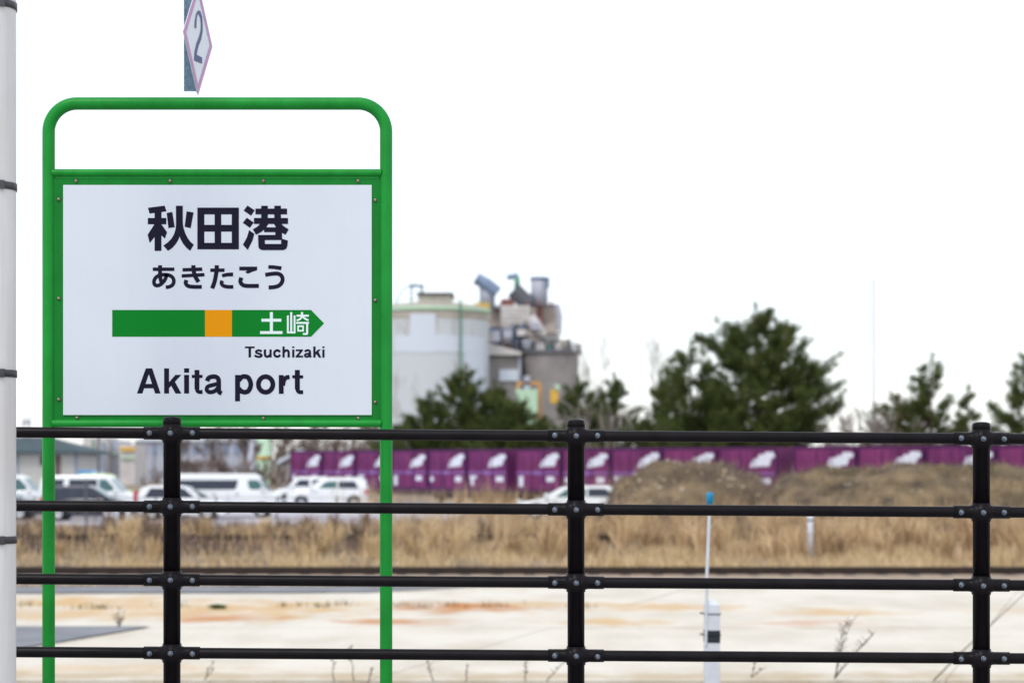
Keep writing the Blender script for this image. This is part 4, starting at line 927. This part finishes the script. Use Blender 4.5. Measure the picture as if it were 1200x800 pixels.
# dry shoots standing in front of the wagons
X, Y, r = field(6000, 96, 104, 420, 800, 31, .8, .7); k = nz(X, Y, .2, 4.4)
keep = r.random(len(X)) < np.clip(.5+1.2*k, .05, 1); X, Y, k = X[keep], Y[keep], k[keep]
blades('tall_dry_weeds', 'tall dry weeds standing in front of the container wagons', 'weeds', M['straw'], X, Y, -.16, (.25+.9*r.random(len(X))**3*1.8)*(1+k), .03, 31, .15)
X, Y, r = field(2600, 86.5, 88.5, 830, 1270, 32, .9, .5)
blades('tall_dry_weeds', 'thin brown shoots screening the purple containers above the long mound', 'weeds', M['scrub'], X, Y, -.16, 1.0+1.9*r.random(len(X)), .02, 32, .07)

# ================================================================ silos and plant on the skyline
def tankmat():
    m = mat('tank_white', (0.46, 0.49, 0.50), .6); n = m.node_tree; p = n.nodes['Principled BSDF']
    tc = n.nodes.new('ShaderNodeTexCoord'); t = n.nodes.new('ShaderNodeTexNoise'); t.inputs['Scale'].default_value = .35; t.inputs['Detail'].default_value = 6; t.inputs['Roughness'].default_value = .65
    mp = n.nodes.new('ShaderNodeMapping'); mp.inputs['Scale'].default_value = (1, 1, .45); n.links.new(tc.outputs['Object'], mp.inputs[0]); n.links.new(mp.outputs[0], t.inputs['Vector'])
    r = n.nodes.new('ShaderNodeValToRGB'); e = r.color_ramp.elements; e[0].position = .34; e[0].color = (.42, .42, .42, 1); e[1].position = .48; e[1].color = (.56, .60, .63, 1)
    n.links.new(t.outputs['Fac'], r.inputs[0]); n.links.new(r.outputs[0], p.inputs['Base Color']); return m
M['tank'] = tankmat(); M['fresh'] = mat('fresh_tank_paint', (0.62, 0.68, 0.77), .5)
M['lgreen'] = mat('pale_green_paint', (0.46, 0.66, 0.48), .5); M['ggreen'] = mat('green_ladder_paint', (0.12, 0.30, 0.22), .5)
M['yel'] = mat('yellow_paint', (0.70, 0.42, 0.05), .5); M['ora'] = mat('orange_paint', (0.55, 0.27, 0.08), .5)
M['beige'] = mat('beige_cladding', (0.40, 0.36, 0.31), .7, var=.12, scale=.6)
M['silo'] = mat('silo_concrete', (0.34, 0.315, 0.305), .85, col2=(0.25, 0.235, 0.235), scale=.35)  # silo colours paled, standing in for haze over the distance
M['silob'] = mat('brown_silo', (0.34, 0.27, 0.22), .8, col2=(0.46, 0.41, 0.36), scale=.5)
M['steelb'] = mat('blue_grey_steel', (0.20, 0.27, 0.40), .6, var=.2, scale=.5)
M['lav'] = mat('lavender_cladding', (0.42, 0.44, 0.52), .6, var=.08, scale=.6)
M['offw'] = mat('off_white_cladding', (0.60, 0.57, 0.56), .6, var=.12, scale=.7)
M['rustr'] = mat('red_rust_steel', (0.24, 0.10, 0.09), .7, var=.3, scale=.8)
M['teal'] = mat('teal_machine', (0.03, 0.22, 0.17), .6); M['dsteel'] = mat('dark_steel', (0.10, 0.105, 0.125), .6)
YT = 330.0; K_ = YT/F
def pxm(w): return w*K_
tk = thing('storage_tank', (wx(506, YT), YT, 0), 'large pale round storage tank with light green rim behind the dark pines', 'tank')
RT = pxm(67); zt_ = wz(363, YT)
MB().lathe([(RT, -.2), (RT, zt_-2.0)], n=64).build('shell', M['tank'], tk)
MB().lathe([(RT+.02, zt_-2.0), (RT+.15, zt_-.1), (RT*.9, zt_+.45), (0, zt_+1.6)], n=64).build('roof', M['beige'], tk)
MB().lathe([(RT+.16, zt_-.75), (RT+.30, zt_-.7), (RT+.30, zt_-.15), (RT+.16, zt_-.1)], n=64).build('rim', M['lgreen'], tk)
def curved(r_, a0, a1, z0, z1, m, name, par, n=14, th=.06):
    b = MB(); vs = []
    for i in range(n+1):
        a = a0+(a1-a0)*i/n
        for rr in (r_, r_+th):
            for z in (z0, z1): vs.append((rr*math.sin(a), -rr*math.cos(a), z))
    fs = []
    for i in range(n):
        o0 = i*4; o1 = o0+4; fs += [(o0+2, o1+2, o1+3, o0+3), (o0+1, o0+3, o1+3, o1+1), (o0, o1, o1+2, o0+2)]
    b.add(vs, fs); b.build(name, m, par)
def ap_(px): return math.asin(max(-1, min(1, (px-506)/67)))
curved(RT, ap_(484), ap_(513), wz(417, YT), wz(371, YT), M['fresh'], 'paint_patch', tk)
curved(RT, ap_(466), ap_(560), wz(416, YT), wz(397, YT), M['fresh'], 'paint_patch', tk, 24, .08)
curved(RT, ap_(546), ap_(568), wz(470, YT), wz(398, YT), M['fresh'], 'paint_patch', tk, 10, .05)
lad = ap_(540)
b = MB()
for da in (-.012, .012): b.tube([((RT+.35)*math.sin(lad+da), -(RT+.35)*math.cos(lad+da), 0), ((RT+.35)*math.sin(lad+da), -(RT+.35)*math.cos(lad+da), zt_+1)], .09, 6)
b.build('ladder', M['ggreen'], tk)
def tbx(par, x0, y0, x1, y1, Yo, dep, m, name):
    c = par.location; Yq = Yo; return MB().box((wx(x0, Yq)-c.x, Yq-c.y, wz(y1, Yq)-c.z), (wx(x1, Yq)-c.x, Yq+dep-c.y, wz(y0, Yq)-c.z)).build(name, m, par)
tbx(tk, 490, 344, 529, 358, YT-4, 8, M['beige'], 'roof_house'); tbx(tk, 488, 342.5, 531, 345, YT-4.4, 8.8, M['dsteel'], 'roof_edge'); tbx(tk, 484, 357, 537, 362.6, YT-5, 9, M['lgreen'], 'walkway')
rl = MB()
for i in range(40):
    a = 2*PI*i/40; rl.tube([((RT+.3)*math.sin(a), -(RT+.3)*math.cos(a), zt_-.1), ((RT+.3)*math.sin(a), -(RT+.3)*math.cos(a), zt_+1.0)], .04, 4)
rl.lathe([(RT+.26, zt_+.95), (RT+.34, zt_+.95), (RT+.34, zt_+1.03), (RT+.26, zt_+1.03)], n=48)
rr_ = rl.build('railing', M['lgreen'], tk); rr_['kind'] = 'stuff'
b = MB()
cx_, hh_ = wx(486, YT)-tk.location.x, wz(333, YT)
b.tube([(cx_+pxm(-22)*math.cos(t), 0, zt_+(hh_-zt_)*math.sin(t)) for t in [PI*k/14 for k in range(8)]]+[(cx_+pxm(14)*math.sin(t), 0, zt_+(hh_-zt_)*math.cos(t)) for t in [.2+k*.25 for k in range(5)]], .12, 5)
b.build('hose_arch', M['ggreen'], tk)
for px in (482, 494): tbx(tk, px-1.2, 334, px+1.2, 362, YT-.5, .5, M['steelb'], 'mast')
tbx(tk, 480, 333.5, 497, 336.0, YT-.5, .8, M['steelb'], 'mast_head')
tbx(tk, 456, 356, 465, 363, YT-6, 3, M['yel'], 'yellow_box'); tbx(tk, 556, 355, 573, 362.5, YT-2, 3, M['yel'], 'yellow_box')

YS = 340.0
sl_ = thing('grain_silo', (wx(644, YS), YS, 0), 'grey brown concrete silo with pipes, chutes and cyclones piled on its roof', 'silo')
rS = 34*YS/F; zS = wz(415, YS)
MB().lathe([(rS, -.2), (rS, zS)], n=48).build('shell', M['silo'], sl_)
MB().lathe([(rS+.5, zS), (rS+.5, zS+.5), (0, zS+.7)], n=48).build('roof_slab', M['dsteel'], sl_)
rl = MB()
for i in range(44):
    a = 2*PI*i/44; rl.tube([((rS+.4)*math.sin(a), -(rS+.4)*math.cos(a), zS+.5), ((rS+.4)*math.sin(a), -(rS+.4)*math.cos(a), zS+1.7)], .05, 4)
rl.lathe([(rS+.36, zS+1.6), (rS+.44, zS+1.6), (rS+.44, zS+1.7), (rS+.36, zS+1.7)], n=48); rl.lathe([(rS+.36, zS+1.1), (rS+.44, zS+1.1), (rS+.44, zS+1.18), (rS+.36, zS+1.18)], n=48)
rl.build('railing', M['dsteel'], sl_)['kind'] = 'stuff'
an = thing('silo_annex', (wx(590, YS), YS-2, 0), 'dark grey annex with white sloped roof between the pale tank and the silo', 'building')
tbx(an, 568, 418, 610, 560, YS-6, 10, M['silo'], 'wall')
xa, xb = wx(566, YS-7)-an.location.x, wx(611, YS-7)-an.location.x
b = MB(); b.prism([(xa, wz(403, YS)), (xb, wz(415, YS)), (xb, wz(418.5, YS)), (xa, wz(418.5, YS))], -5.2, 6); b.build('roof', M['offw'], an)
tbx(an, 585, 433, 607, 446, YS-6.4, .35, M['fresh'], 'white_box'); tbx(an, 607.5, 418, 610.5, 500, YS-6.5, .5, M['lav'], 'pipe')
# upper works, one tower standing behind the silo
YU = 346.0
up = thing('conveyor_tower', (wx(612, YU), YU, 0), 'jumbled conveyor tower with blue grey cyclones and white cladding above the silo', 'tower')
def ubox(x0, y0, x1, y1, m, nm, Yo=YU, dep=5): return tbx(up, x0, y0, x1, y1, Yo, dep, m, nm)
def ucyl(px, y0, y1, r_px, m, nm, Yo=YU, rt=None):
    c = up.location; z0, z1 = wz(y1, Yo), wz(y0, Yo); r0 = r_px*Yo/F; r1 = (rt if rt is not None else r_px)*Yo/F
    return MB().lathe([(0, z0), (r0, z0), (r1, z1), (0, z1)], c=(wx(px, Yo)-c.x, Yo-c.y, 0), n=24).build(nm, m, up)
def upipe(pts, r_, m, nm, Yo=YU-6):
    c = up.location; return MB().tube([(wx(x, Yo)-c.x, Yo-c.y+d, wz(y, Yo)) for x, y, d in pts], r_, 10).build(nm, m, up)
ucyl(588, 362, 560, 14, M['silob'], 'brown_silo', YU+8); ucyl(636, 360, 560, 19, M['silob'], 'brown_silo', YU+4)
ucyl(636, 357, 360, 20, M['lav'], 'silo_cap', YU+4); ucyl(582, 358, 362, 12, M['lav'], 'silo_cap', YU+6)
ucyl(571, 333, 360, 9.0, M['lav'], 'cyclone', YU, 9.5); b_ = ubox(565, 372, 577, 400, M['silob'], 'column')
upipe([(558, 326, 0), (572, 334, 0), (583, 343, 0)], 1.1, M['steelb'], 'cyclone_hood', YU-1)
ucyl(632, 327, 358, 10, M['lav'], 'cyclone', YU-1); ubox(640, 325, 644, 336, M['steelb'], 'cyclone_vent', YU-3, 2); ucyl(632, 325, 328, 11, M['steelb'], 'cyclone_hood', YU-1)
ucyl(606, 324, 339, 3.4, M['ggreen'], 'vent_stack', YU); upipe([(594, 325, 0), (602, 324, 0), (607, 322, 0)], .5, M['steelb'], 'vent_arm', YU)
upipe([(602, 340, 0), (612, 350, 0), (622, 357, 0)], 1.5, M['dsteel'], 'dark_duct', YU-2); ucyl(609, 338, 350, 8, M['offw'], 'fan_housing', YU-1, 5)
ubox(588, 350, 602, 358, M['rustr'], 'rusty_frame', YU-2, 3); ubox(587, 358, 621, 379, M['offw'], 'clad_box', YU-5, 7); ubox(586, 378, 622, 381, M['beige'], 'box_edge', YU-5.3, 7.4)
for i, y in enumerate((362, 366, 370, 374)): ubox(587.5, y, 620.5, y+.5, M['beige'], 'clad_seam', YU-5.1, .15)
upipe([(594, 382, 0), (594, 404, 0)], 1.0, M['offw'], 'white_duct'); upipe([(588, 398, 0), (592, 404, 0), (597, 412, 0)], .6, M['rustr'], 'rusty_duct')
upipe([(620, 372, 0), (634, 392, 0), (637, 395, 0)], 1.15, M['offw'], 'sloping_chute'); upipe([(616, 386, 0), (628, 404, 0), (636, 414, 0)], 1.5, M['beige'], 'sloping_chute'); upipe([(637, 394, 0), (656, 394, 0)], 1.2, M['offw'], 'white_duct')
upipe([(655, 392, 0), (656, 370, 0), (653, 358, 0)], .45, M['lav'], 'thin_pipe'); ucyl(655.5, 373, 378, 1.8, M['ggreen'], 'valve', YU-6)
upipe([(632, 358, 0), (634, 392, 0)], .5, M['rustr'], 'rusty_duct', YU-1); upipe([(600, 380, 0), (606, 412, 0)], .45, M['steelb'], 'thin_pipe'); upipe([(612, 380, 0), (604, 412, 0)], .45, M['steelb'], 'thin_pipe')
upipe([(575, 384, 0), (590, 412, 0)], .5, M['steelb'], 'thin_pipe'); upipe([(590, 384, 0), (575, 408, 0)], .5, M['steelb'], 'thin_pipe')
ubox(600, 384, 626, 414, M['silo'], 'dark_core', YU-1, 5); ubox(574, 382, 602, 414, M['lav'], 'rear_wall', YU+2, 4)
upipe([(606, 414, 0), (610, 398, 0), (620, 395, 0)], 1.2, M['rustr'], 'rusty_duct', YU-4)
ubox(641, 404, 650, 411, M['teal'], 'motor', YU-8, 2); ucyl(662, 398, 414, 5, M['beige'], 'filter_drum', YU-6); ucyl(655, 402, 414, 3.4, M['offw'], 'filter_drum', YU-8); ucyl(669, 404, 414, 2.5, M['lav'], 'filter_drum', YU-6)
for x in (606, 618, 627, 647, 667): upipe([(x, 395+(x % 7), 0), (x, 414, 0)], .25, M['dsteel'], 'thin_pipe', YU-8)
for (x0, y0, x1, y1) in ((576, 384, 622, 386), (584, 394, 640, 395.5), (575, 402, 626, 403.5), (622, 400, 640, 401.5)): ubox(x0, y0, x1, y1, M['dsteel'], 'gantry_beam', YU-7.5, .6)
gb = thing('loading_frame', (wx(618, YS-14), YS-14, 0), 'orange frame around a pale green box at the foot of the silo', 'frame')
tbx(gb, 605, 447, 634, 450.5, YS-14, 1, M['ora'], 'top_beam'); tbx(gb, 630.5, 450.5, 634.5, 520, YS-14, 1, M['ora'], 'column'); tbx(gb, 605, 450.5, 608.5, 520, YS-14, 1, M['ora'], 'column')
tbx(gb, 604, 456, 630, 500, YS-15.5, 4, M['lgreen'], 'green_box'); tbx(gb, 614, 440, 621, 456, YS-14, 3, M['lav'], 'hopper')
tbx(gb, 645, 456, 654, 472, YS-14, 3, M['yel'], 'yellow_guard'); tbx(gb, 650, 450, 656, 458, YS-14, 2, M['lgreen'], 'green_guard')

# ---------------------------------------------------------------- left background buildings
M['teal_roof'] = mat('dark_teal_roof', (0.035, 0.065, 0.075), .7, var=.15, scale=1)
M['cream'] = mat('cream_siding', (0.50, 0.49, 0.45), .8, var=.05, scale=1)
M['brown'] = mat('brown_door', (0.14, 0.09, 0.08), .7)
YB = 122.0
bd = thing('low_building', (wx(30, YB), YB, 0), 'low cream building with dark hipped roof behind the minivans at the left', 'building')
c = bd.location; zr, ze, zg = wz(512.5, YB), wz(529, YB), -.1
X0, X1 = wx(-90, YB)-c.x, wx(91, YB)-c.x
b = MB().box((X0, 0, zg), (X1, 7, ze)); b.build('wall', M['cream'], bd)
rx0, rx1 = X0-.5, X1+.5; b = MB(); ry0, ry1, ym = -.6, 7.6, 3.5; xr = wx(58, YB+3.5)-c.x
b.add([(rx0, ry0, ze), (rx1, ry0, ze), (rx1, ry1, ze), (rx0, ry1, ze), (rx0+1, ym, zr+.1), (xr, ym, zr+.1), (rx0, ry0, ze-.12), (rx1, ry0, ze-.12), (rx1, ry1, ze-.12), (rx0, ry1, ze-.12)],
      [(0,1,5,4), (1,2,5), (2,3,4,5), (3,0,4), (6,7,1,0), (7,8,2,1), (8,9,3,2), (9,6,0,3), (9,8,7,6)]); b.build('roof', M['teal_roof'], bd)
for px in (20, 52, 89): tbx(bd, px-1, 530, px+1, 565, YB-.06, .05, M['steelb'], 'downpipe')
tbx(bd, 64, 533, 71, 562, YB-.05, .04, M['brown'], 'door'); tbx(bd, 47, 534, 53, 545, YB-.05, .04, M['glass'], 'window')
for py in (535, 541, 547, 553): tbx(bd, -88, py, 90, py+.35, YB-.02, .015, M['beige'], 'siding_seam')
tp_ = tag(MB().tube([(wx(115.5, 112), 112, -.1), (wx(115.5, 112), 112, wz(500, 112))], [.085, .07], 8).build('utility_pole', M['dsteel']), 'dark utility pole behind the white minivan', 'pole')
fp = tag(MB().tube([(wx(101, 79.6), 79.6, -.1), (wx(101, 79.6), 79.6, wz(561, 79.6))], .05, 8).build('lot_post', M['dsteel']), 'thin dark post in front of the white minivan beside the green post', 'post')
bt = thing('covered_truck', (wx(103, 118), 118, 0), 'small truck under a light blue cover beside the utility pole', 'truck')
b = MB().prism([(-.5, .6), (.55, .6), (.6, 1.7), (.4, 2.0), (-.3, 2.05), (-.55, 1.6)], -1, 2); b.build('cover', M['cblue'], bt, bevel=.08)
MB().box((-.55, -1, .35), (.6, 2.6, .6)).build('bed', M['dsteel'], bt)
for sx in (-.35, .4): MB().lathe([(0, -.12), (.32, -.12), (.32, .12), (0, .12)], c=(sx, -.6, .3), n=12, axis='y').build('wheel', M['tyre'], bt)
YP = 250.0
pb = thing('pale_plant', (wx(130, YP), YP, 0), 'pale factory block with green stripes behind the utility pole', 'factory')
tbx(pb, 97, 512, 124, 570, YP, 8, M['offw'], 'block'); tbx(pb, 124, 516, 140, 570, YP+3, 8, M['lav'], 'block'); tbx(pb, 140, 520, 158, 570, YP+1, 8, M['offw'], 'block')
for (x0, y0, x1, y1, m, d) in ((98, 527, 123, 529, 'lgreen', -.3), (98, 537, 112, 539, 'lgreen', -.3), (141, 524, 158, 528, 'yel', .6), (126, 530, 139, 532, 'lgreen', 2.6), (108, 514, 110, 570, 'ggreen', -.4), (141, 535, 158, 537, 'lgreen', .6), (119, 518, 122, 570, 'steelb', -.4)):
    tbx(pb, x0, y0, x1, y1, YP+d, .25, M[m], 'stripe')
YL = 290.0
lb = thing('long_warehouse', (wx(240, YL), YL, 0), 'long pale lavender warehouse seen through the leafless trees behind the vans', 'warehouse')
tbx(lb, 158, 516, 300, 575, YL, 14, M['lav'], 'wall'); b = MB(); c = lb.location
xa, xb = wx(156, YL)-c.x, wx(302, YL)-c.x; b.prism([(xa, wz(517, YL)), (xb, wz(517, YL)), (xb-3, wz(508, YL)), (xa+3, wz(508, YL))], -.5, 15); b.build('roof', M['fresh'], lb)
for px in range(166, 300, 12): tbx(lb, px, 522, px+6, 532, YL-.15, .1, M['steelb'], 'window')
for px in range(160, 300, 20): tbx(lb, px, 517, px+.8, 575, YL-.2, .18, M['silo'], 'pillar')
gt = thing('green_tower', (wx(310, 240), 240, 0), 'pale green round tower behind the leafless trees left of the containers', 'tower')
MB().lathe([(0.95, 0), (.95, wz(508, 240)), (0, wz(504, 240))], n=20).build('shell', M['lgreen'], gt); MB().lathe([(.6, 0), (.6, wz(512, 240)), (0, wz(510, 240))], c=(-1.5, 0, 0), n=16).build('side_column', M['lav'], gt)
MB().lathe([(1.02, 3), (1.02, 3.4)], n=20).build('band', M['yel'], gt)
hu = thing('hut', (wx(333, 185), 185, 0), 'small hut with pale blue sloping roof left of the first container', 'building')
c = hu.location; xa, xb = wx(322, 185)-c.x, wx(352, 185)-c.x
MB().box((xa+.2, 0, 0), (xb-.2, 4, wz(545, 185))).build('wall', M['silo'], hu)
b = MB(); b.prism([(xa, wz(546, 185)), (xb, wz(528, 185)), (xb, wz(525.5, 185)), (xa, wz(541, 185))], -.4, 4.4); b.build('roof', M['fresh'], hu)
ms = tag(MB().tube([(wx(1024, 600), 600, 0), (wx(1024, 600), 600, wz(326, 600))], [.42, .34], 6).build('radio_mast', mat('mast_grey', (.62, .62, .68), .6)), 'very thin tall pale mast against the sky right of the tallest pine', 'mast')
lt = thing('lattice_tower', (wx(31, 420), 420, 0), 'faint blue grey tower top just above the fence rail at the far left', 'tower')
for sx in (-.7, .7): MB().tube([(sx, 0, 0), (sx*.8, 0, wz(488, 420))], .18, 5).build('leg', M['lav'], lt)
for z in (3, 6, 9, 11): MB().tube([(-.7, 0, z), (.7, 0, z+1.4)], .10, 4).build('brace', M['lav'], lt)
MB().box((-.9, -.4, wz(497, 420)), (.9, .4, wz(493, 420))).build('platform', M['lav'], lt)
# low wooded rise far behind everything
def ridge(name, x0, x1, Y, h, m, label, seed):
    b = MB(); vs = []; n = 160
    for i in range(n+1):
        x = x0+(x1-x0)*i/n; hh = h*(.55+.6*abs(noise.noise(Vector((x*.02+seed, seed, 0))))+.25*noise.noise(Vector((x*.12, seed, 3))))
        vs += [(x, Y-6, -.2), (x, Y, hh), (x, Y+40, -.2)]
    fs = []
    for i in range(n): fs += [(i*3, i*3+3, i*3+4, i*3+1), (i*3+1, i*3+4, i*3+5, i*3+2)]
    b.add(vs, fs, True); o = b.build(name, m); o['kind'] = 'structure'
ridge('wooded_rise', -400, 400, 800, 7, mat('far_woods', (0.20, 0.19, 0.17), .95, var=.3, scale=.05), '', 2.0)

bare('bare_bush', 395, 503, 196, 170, 'dense grey brown thicket rising behind the leftmost containers', 81, 'twigg', .05, 5, 22, cat='bush', thin=.02, spread=.7)
bare('bare_bush', 255, 528, 135, 190, 'brown leafless thicket behind the white van', 82, 'twigg', .03, 4, 18, cat='bush', thin=.016, spread=.7)
for (x0, y0, x1, y1, m_, nm) in ((590, 386, 600, 396, 'lav', 'bin'), (606, 386, 616, 393, 'offw', 'bin'), (622, 378, 632, 386, 'lav', 'bin'), (640, 380, 652, 390, 'beige', 'bin'), (612, 398, 622, 408, 'lav', 'bin'), (628, 402, 638, 412, 'offw', 'bin'), (576, 388, 586, 400, 'lav', 'bin')):
    ubox(x0, y0, x1, y1, M[m_], nm, YU-8.5, 2)
for (x0, x1) in ((586, 590), (600, 603), (617, 619), (631, 633), (645, 647)): ubox(x0, 352, x1, 358, M['rustr'], 'handrail_post', YU-5, .5)
